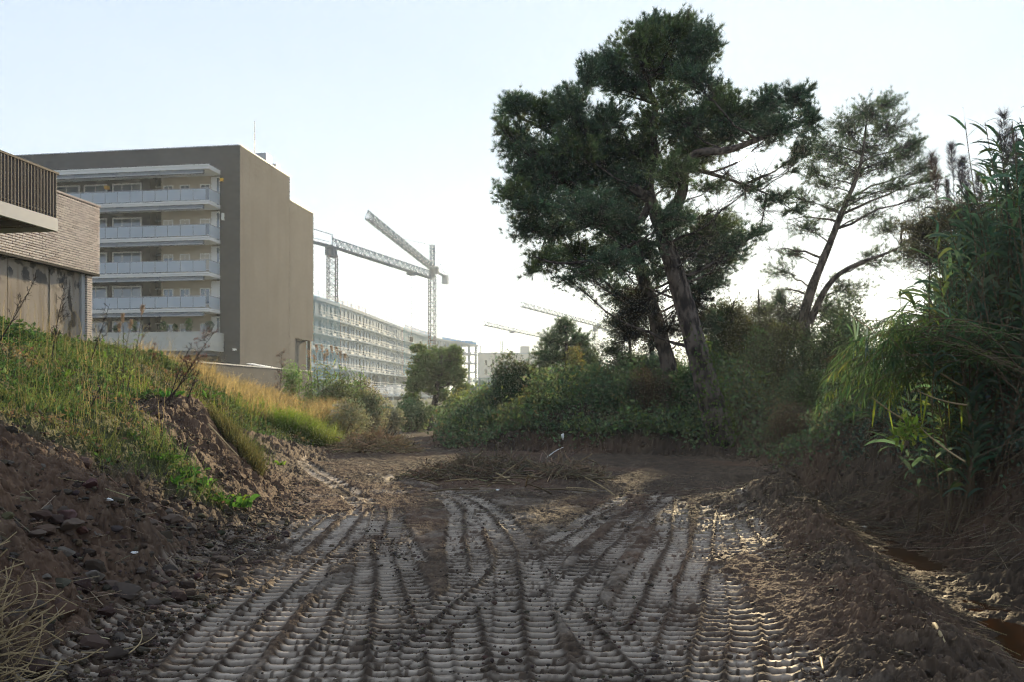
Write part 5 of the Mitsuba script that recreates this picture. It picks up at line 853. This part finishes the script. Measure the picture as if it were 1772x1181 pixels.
tuft('olive tuft of fine grass drooping over the dirt mound', 412, 775, 80, 46, 971, (.10, .10, .045), 2600, lean=.8); tuft('dark grass tuft over the small dirt cut by the ramp', 545, 760, 90, 45, 972, (.14, .17, .05), 3500); tuft('bright green grass tuft on the mound by the ramp', 510, 745, 80, 40, 973, (.16, .24, .035), 3500); tuft('straw coloured tuft beside the green mound', 575, 735, 70, 60, 974, (.32, .25, .12), 2600)
# straw heap in the corner, and the debris heaps
def sticks(name, label, n, cx, cy, rx, ry, hh, L, rad, cols, seed, kind='stuff', up=.2):
    r = np.random.default_rng(seed); a = r.uniform(0, 6.3, n); q = r.random(n) ** .5; x, y = cx + rx * q * np.cos(a), cy + ry * q * np.sin(a); z = height(x, y) + hh * (1 - q) * r.random(n) + .01; D = nrm(np.stack([r.normal(size=n), r.normal(size=n) * .7, up * r.normal(size=n)], 1)); l = L * r.uniform(.4, 1.3, n)[:, None]; A = np.stack([x, y, z], 1) - D * l / 2; B = A + D * l
    for Q in (A, B): Q[:, 2] = np.maximum(Q[:, 2], height(Q[:, 0], Q[:, 1]) + .005)
    v, f = segs(A, B, rad * r.uniform(.6, 1.4, n), rad * .6, 4); add(name, (v, f), 'vertex_look', None, color=np.repeat(tint(cols, n, r, .35, .08), 8, 0).clip(0, 1), label=label, kind=kind)
sticks('debris_heap', 'heap of cut stalks and roots lying across the riverbed', 700, -.6, 17.4, 1.7, .9, .35, .55, .009, (.13, .095, .06), 981, up=.45); sticks('debris_heap', 'pale pile of broken canes at the end of the debris heap', 300, 1.15, 16.8, .8, .6, .30, .6, .010, (.18, .13, .085), 982, up=.5); sticks('debris_heap', 'tall tangled heap of uprooted brush beside the ramp', 1300, -4.3, 26.3, 1.3, 1.1, .4, .8, .012, (.24, .17, .095), 983, up=.45); sticks('debris_litter', 'thin twigs and straw strewn over the mud', 1100, -.8, 15.5, 5.5, 5.0, .0, .22, .003, (.19, .14, .09), 984, up=.05); sticks('debris_litter', 'twigs and straw strewn along the ditch side', 700, 3.6, 9.5, 1.5, 4.5, .0, .22, .003, (.17, .125, .08), 985, up=.05); sticks('debris_litter', 'dead stems scattered at the foot of the dark bank', 500, 6.2, 11, 1.0, 5, .05, .6, .005, (.13, .095, .065), 986, up=.3)
sticks('debris_litter', 'root ends poking from the dug slope', 260, -3.6, 8, 1.0, 3.5, .03, .25, .003, (.2, .15, .1), 987, up=.4)
rk = np.random.default_rng(99)
for i in range(34):
    u, v = rk.uniform(740, 1040), rk.uniform(800, 850); q = PZ(u, v, 0.1 + .12 * rk.random()); q[2] = max(q[2], H(q[0], q[1])[0] + .04); L = rk.uniform(.4, 1.0); D = nrm(np.array([rk.normal(), rk.normal() * .6, rk.normal() * .22])); A, B = q - D * L / 2, q + D * L / 2
    for Q in (A, B): Q[2] = max(Q[2], H(Q[0], Q[1])[0] + .02)
    add('cut_cane', tube(spline([A, (A + B) / 2 + [0, 0, .02], B], 5), rk.uniform(.010, .018), 6), ('stem_look', 'dry_stem_look')[i % 3 == 0], None, smooth=True, label='dry cut cane lying on the heap across the riverbed', cat='stick', group='cut canes on the debris heap')
def heap_corner():
    r = np.random.default_rng(991); out = []
    for i in range(260):
        y = r.uniform(4.3, 5.3); x = -.611 * y + r.uniform(-.6, .12); b = np.array([x, y, H(x, y)[0] + r.uniform(0, .12)]); D = nrm(np.array([r.normal(.5, .7), r.normal(-.1, .7), r.uniform(-.1, .9)])); L = r.uniform(.15, .5); e = b + D * L; m = (b + e) / 2 + r.normal(0, .05, 3); e[2] = max(e[2], H(e[0], e[1])[0] + .02); out.append(tube(spline([b, m, e], 6), r.uniform(.002, .005), 4, False))
    add('straw_heap', cat_vf(out), 'dry_stem_look', None, smooth=True, label='tangle of dry straw and roots in the bottom corner', kind='stuff')
heap_corner()
def branch(label, pts, r0, look, seed):
    k = thing('fallen_stick', label, 'stick'); add('stem', tube(spline(pts, 14), np.linspace(r0, r0 * .5, 14), 6), look, k, smooth=True)
G = lambda u, v, dz=.02: (lambda q: np.array([q[0], q[1], max(q[2], H(q[0], q[1])[0] + dz)]))(PZ(u, v, .03))
branch('pale broken branch standing up behind the debris heap', [G(938, 800), P(950, 790, 24), P(968, 778, 24.4), P(975, 775, 24.5)], .022, 'beam_white', 1)
branch('grey root poking from the mud near the lower picture edge', [G(1618, 1140), G(1622, 1165, .1), G(1640, 1185, .03)], .018, 'dry_stem_look', 2); branch('short pale stub at the bottom edge of the mud', [G(1420, 1150), G(1424, 1180, .05)], .012, 'dry_stem_look', 3); branch('bent white root on the track edge', [G(222, 1132), G(245, 1110, .04), G(243, 1098, .06)], .006, 'dry_stem_look', 4); branch('long thin root lying from the slope onto the tracks', [G(140, 1140), G(215, 1125), G(270, 1100)], .005, 'dry_stem_look', 5); branch('bleached stick leaning at the edge of the dirt mound', [P(360, 735, 12.6), P(412, 790, 12.2)], .015, 'dry_stem_look', 6)
rag = thing('plastic_bag', 'small white plastic scrap hanging on the bank', 'litter'); v, f = lump_mesh(ico2, 3, 1.2, 1.6); add('film', (v * .07 + P(974, 757, 26.6), f), 'rag_white', rag)
for i, (u, v, lb) in enumerate([(798, 850, 'small white stone in the dark soil before the heap'), (862, 857, 'white pebble on the dark soil'), (1328, 858, 'white scrap on the little mound by the ditch'), (190, 872, 'pale flint stone high on the dug slope'), (1495, 915, 'pale stone at the ditch side'), (232, 960, 'white root end in the dug slope')]):
    q = G(u, v) if u > 300 and u < 1400 else up_slope(u, v, 5, 16); m = T().translate([q[0], q[1], q[2] + .015]).scale([.045, .035, .025]); copy_of('pebble', mikit.ply(lump_mesh(ico2, 60 + i, .5, .7), 'beam_white'), m, label=lb, category='stone')
# potted plants on the lowest balcony
for i, (a, w, h, cl, lb) in enumerate([(1.55, .9, .75, (.06, .09, .06), 'rounded grey green plant at the corner of the parapet'), (3.4, .8, .95, (.06, .12, .03), 'tall leafy plant on the parapet near its corner'), (4.6, .5, .5, (.07, .10, .04), 'small sprig on the parapet below the third window'), (5.6, .9, .7, (.06, .11, .035), 'bushy green plant before the middle window on the parapet'), (7.0, .45, .5, (.04, .03, .04), 'dark purple plant on the parapet'), (8.3, .8, .85, (.07, .11, .03), 'leafy plant before the third window of the parapet'), (9.9, .7, .45, (.05, .08, .03), 'low plant on the parapet before the dark niche'), (14.5, 1.2, .5, (.06, .09, .03), 'trailing plant further along the parapet')]):
    r = np.random.default_rng(1000 + i); k = thing('potted_plant', lb, 'plant'); o = np.array([a, -BP - .25, 7.28]); add('pot', fa.boxes([(a - .2, a + .2, -BP - .33, -BP - .17, 7.282, 7.42)]), 'slat_brown', k); n = 260; D = nrm(r.normal(size=(n, 3)) + [0, 0, .2]); Q = o + [0, 0, .1 + h / 2] + D * [w / 2, .3, h / 2] * r.random((n, 1)) ** .4; lv = Leaves(); lv.leaf(fa.o + Q @ fa.M, D, .16, .08, tint(cl, n, r), r); lv.add('leaves', 'leaf_look', k)
# ---------------------------------------------------------------- air
scene['haze'] = {'type': 'cube', 'to_world': T().translate([0, 500, 44.25]).scale([3400, 2300, 48.0]), 'bsdf': {'type': 'null'}, 'interior': {'type': 'ref', 'id': 'haze_air'}}
labels['haze'] = {'label': 'thin bluish haze in the air over the riverbed', 'kind': 'stuff'}
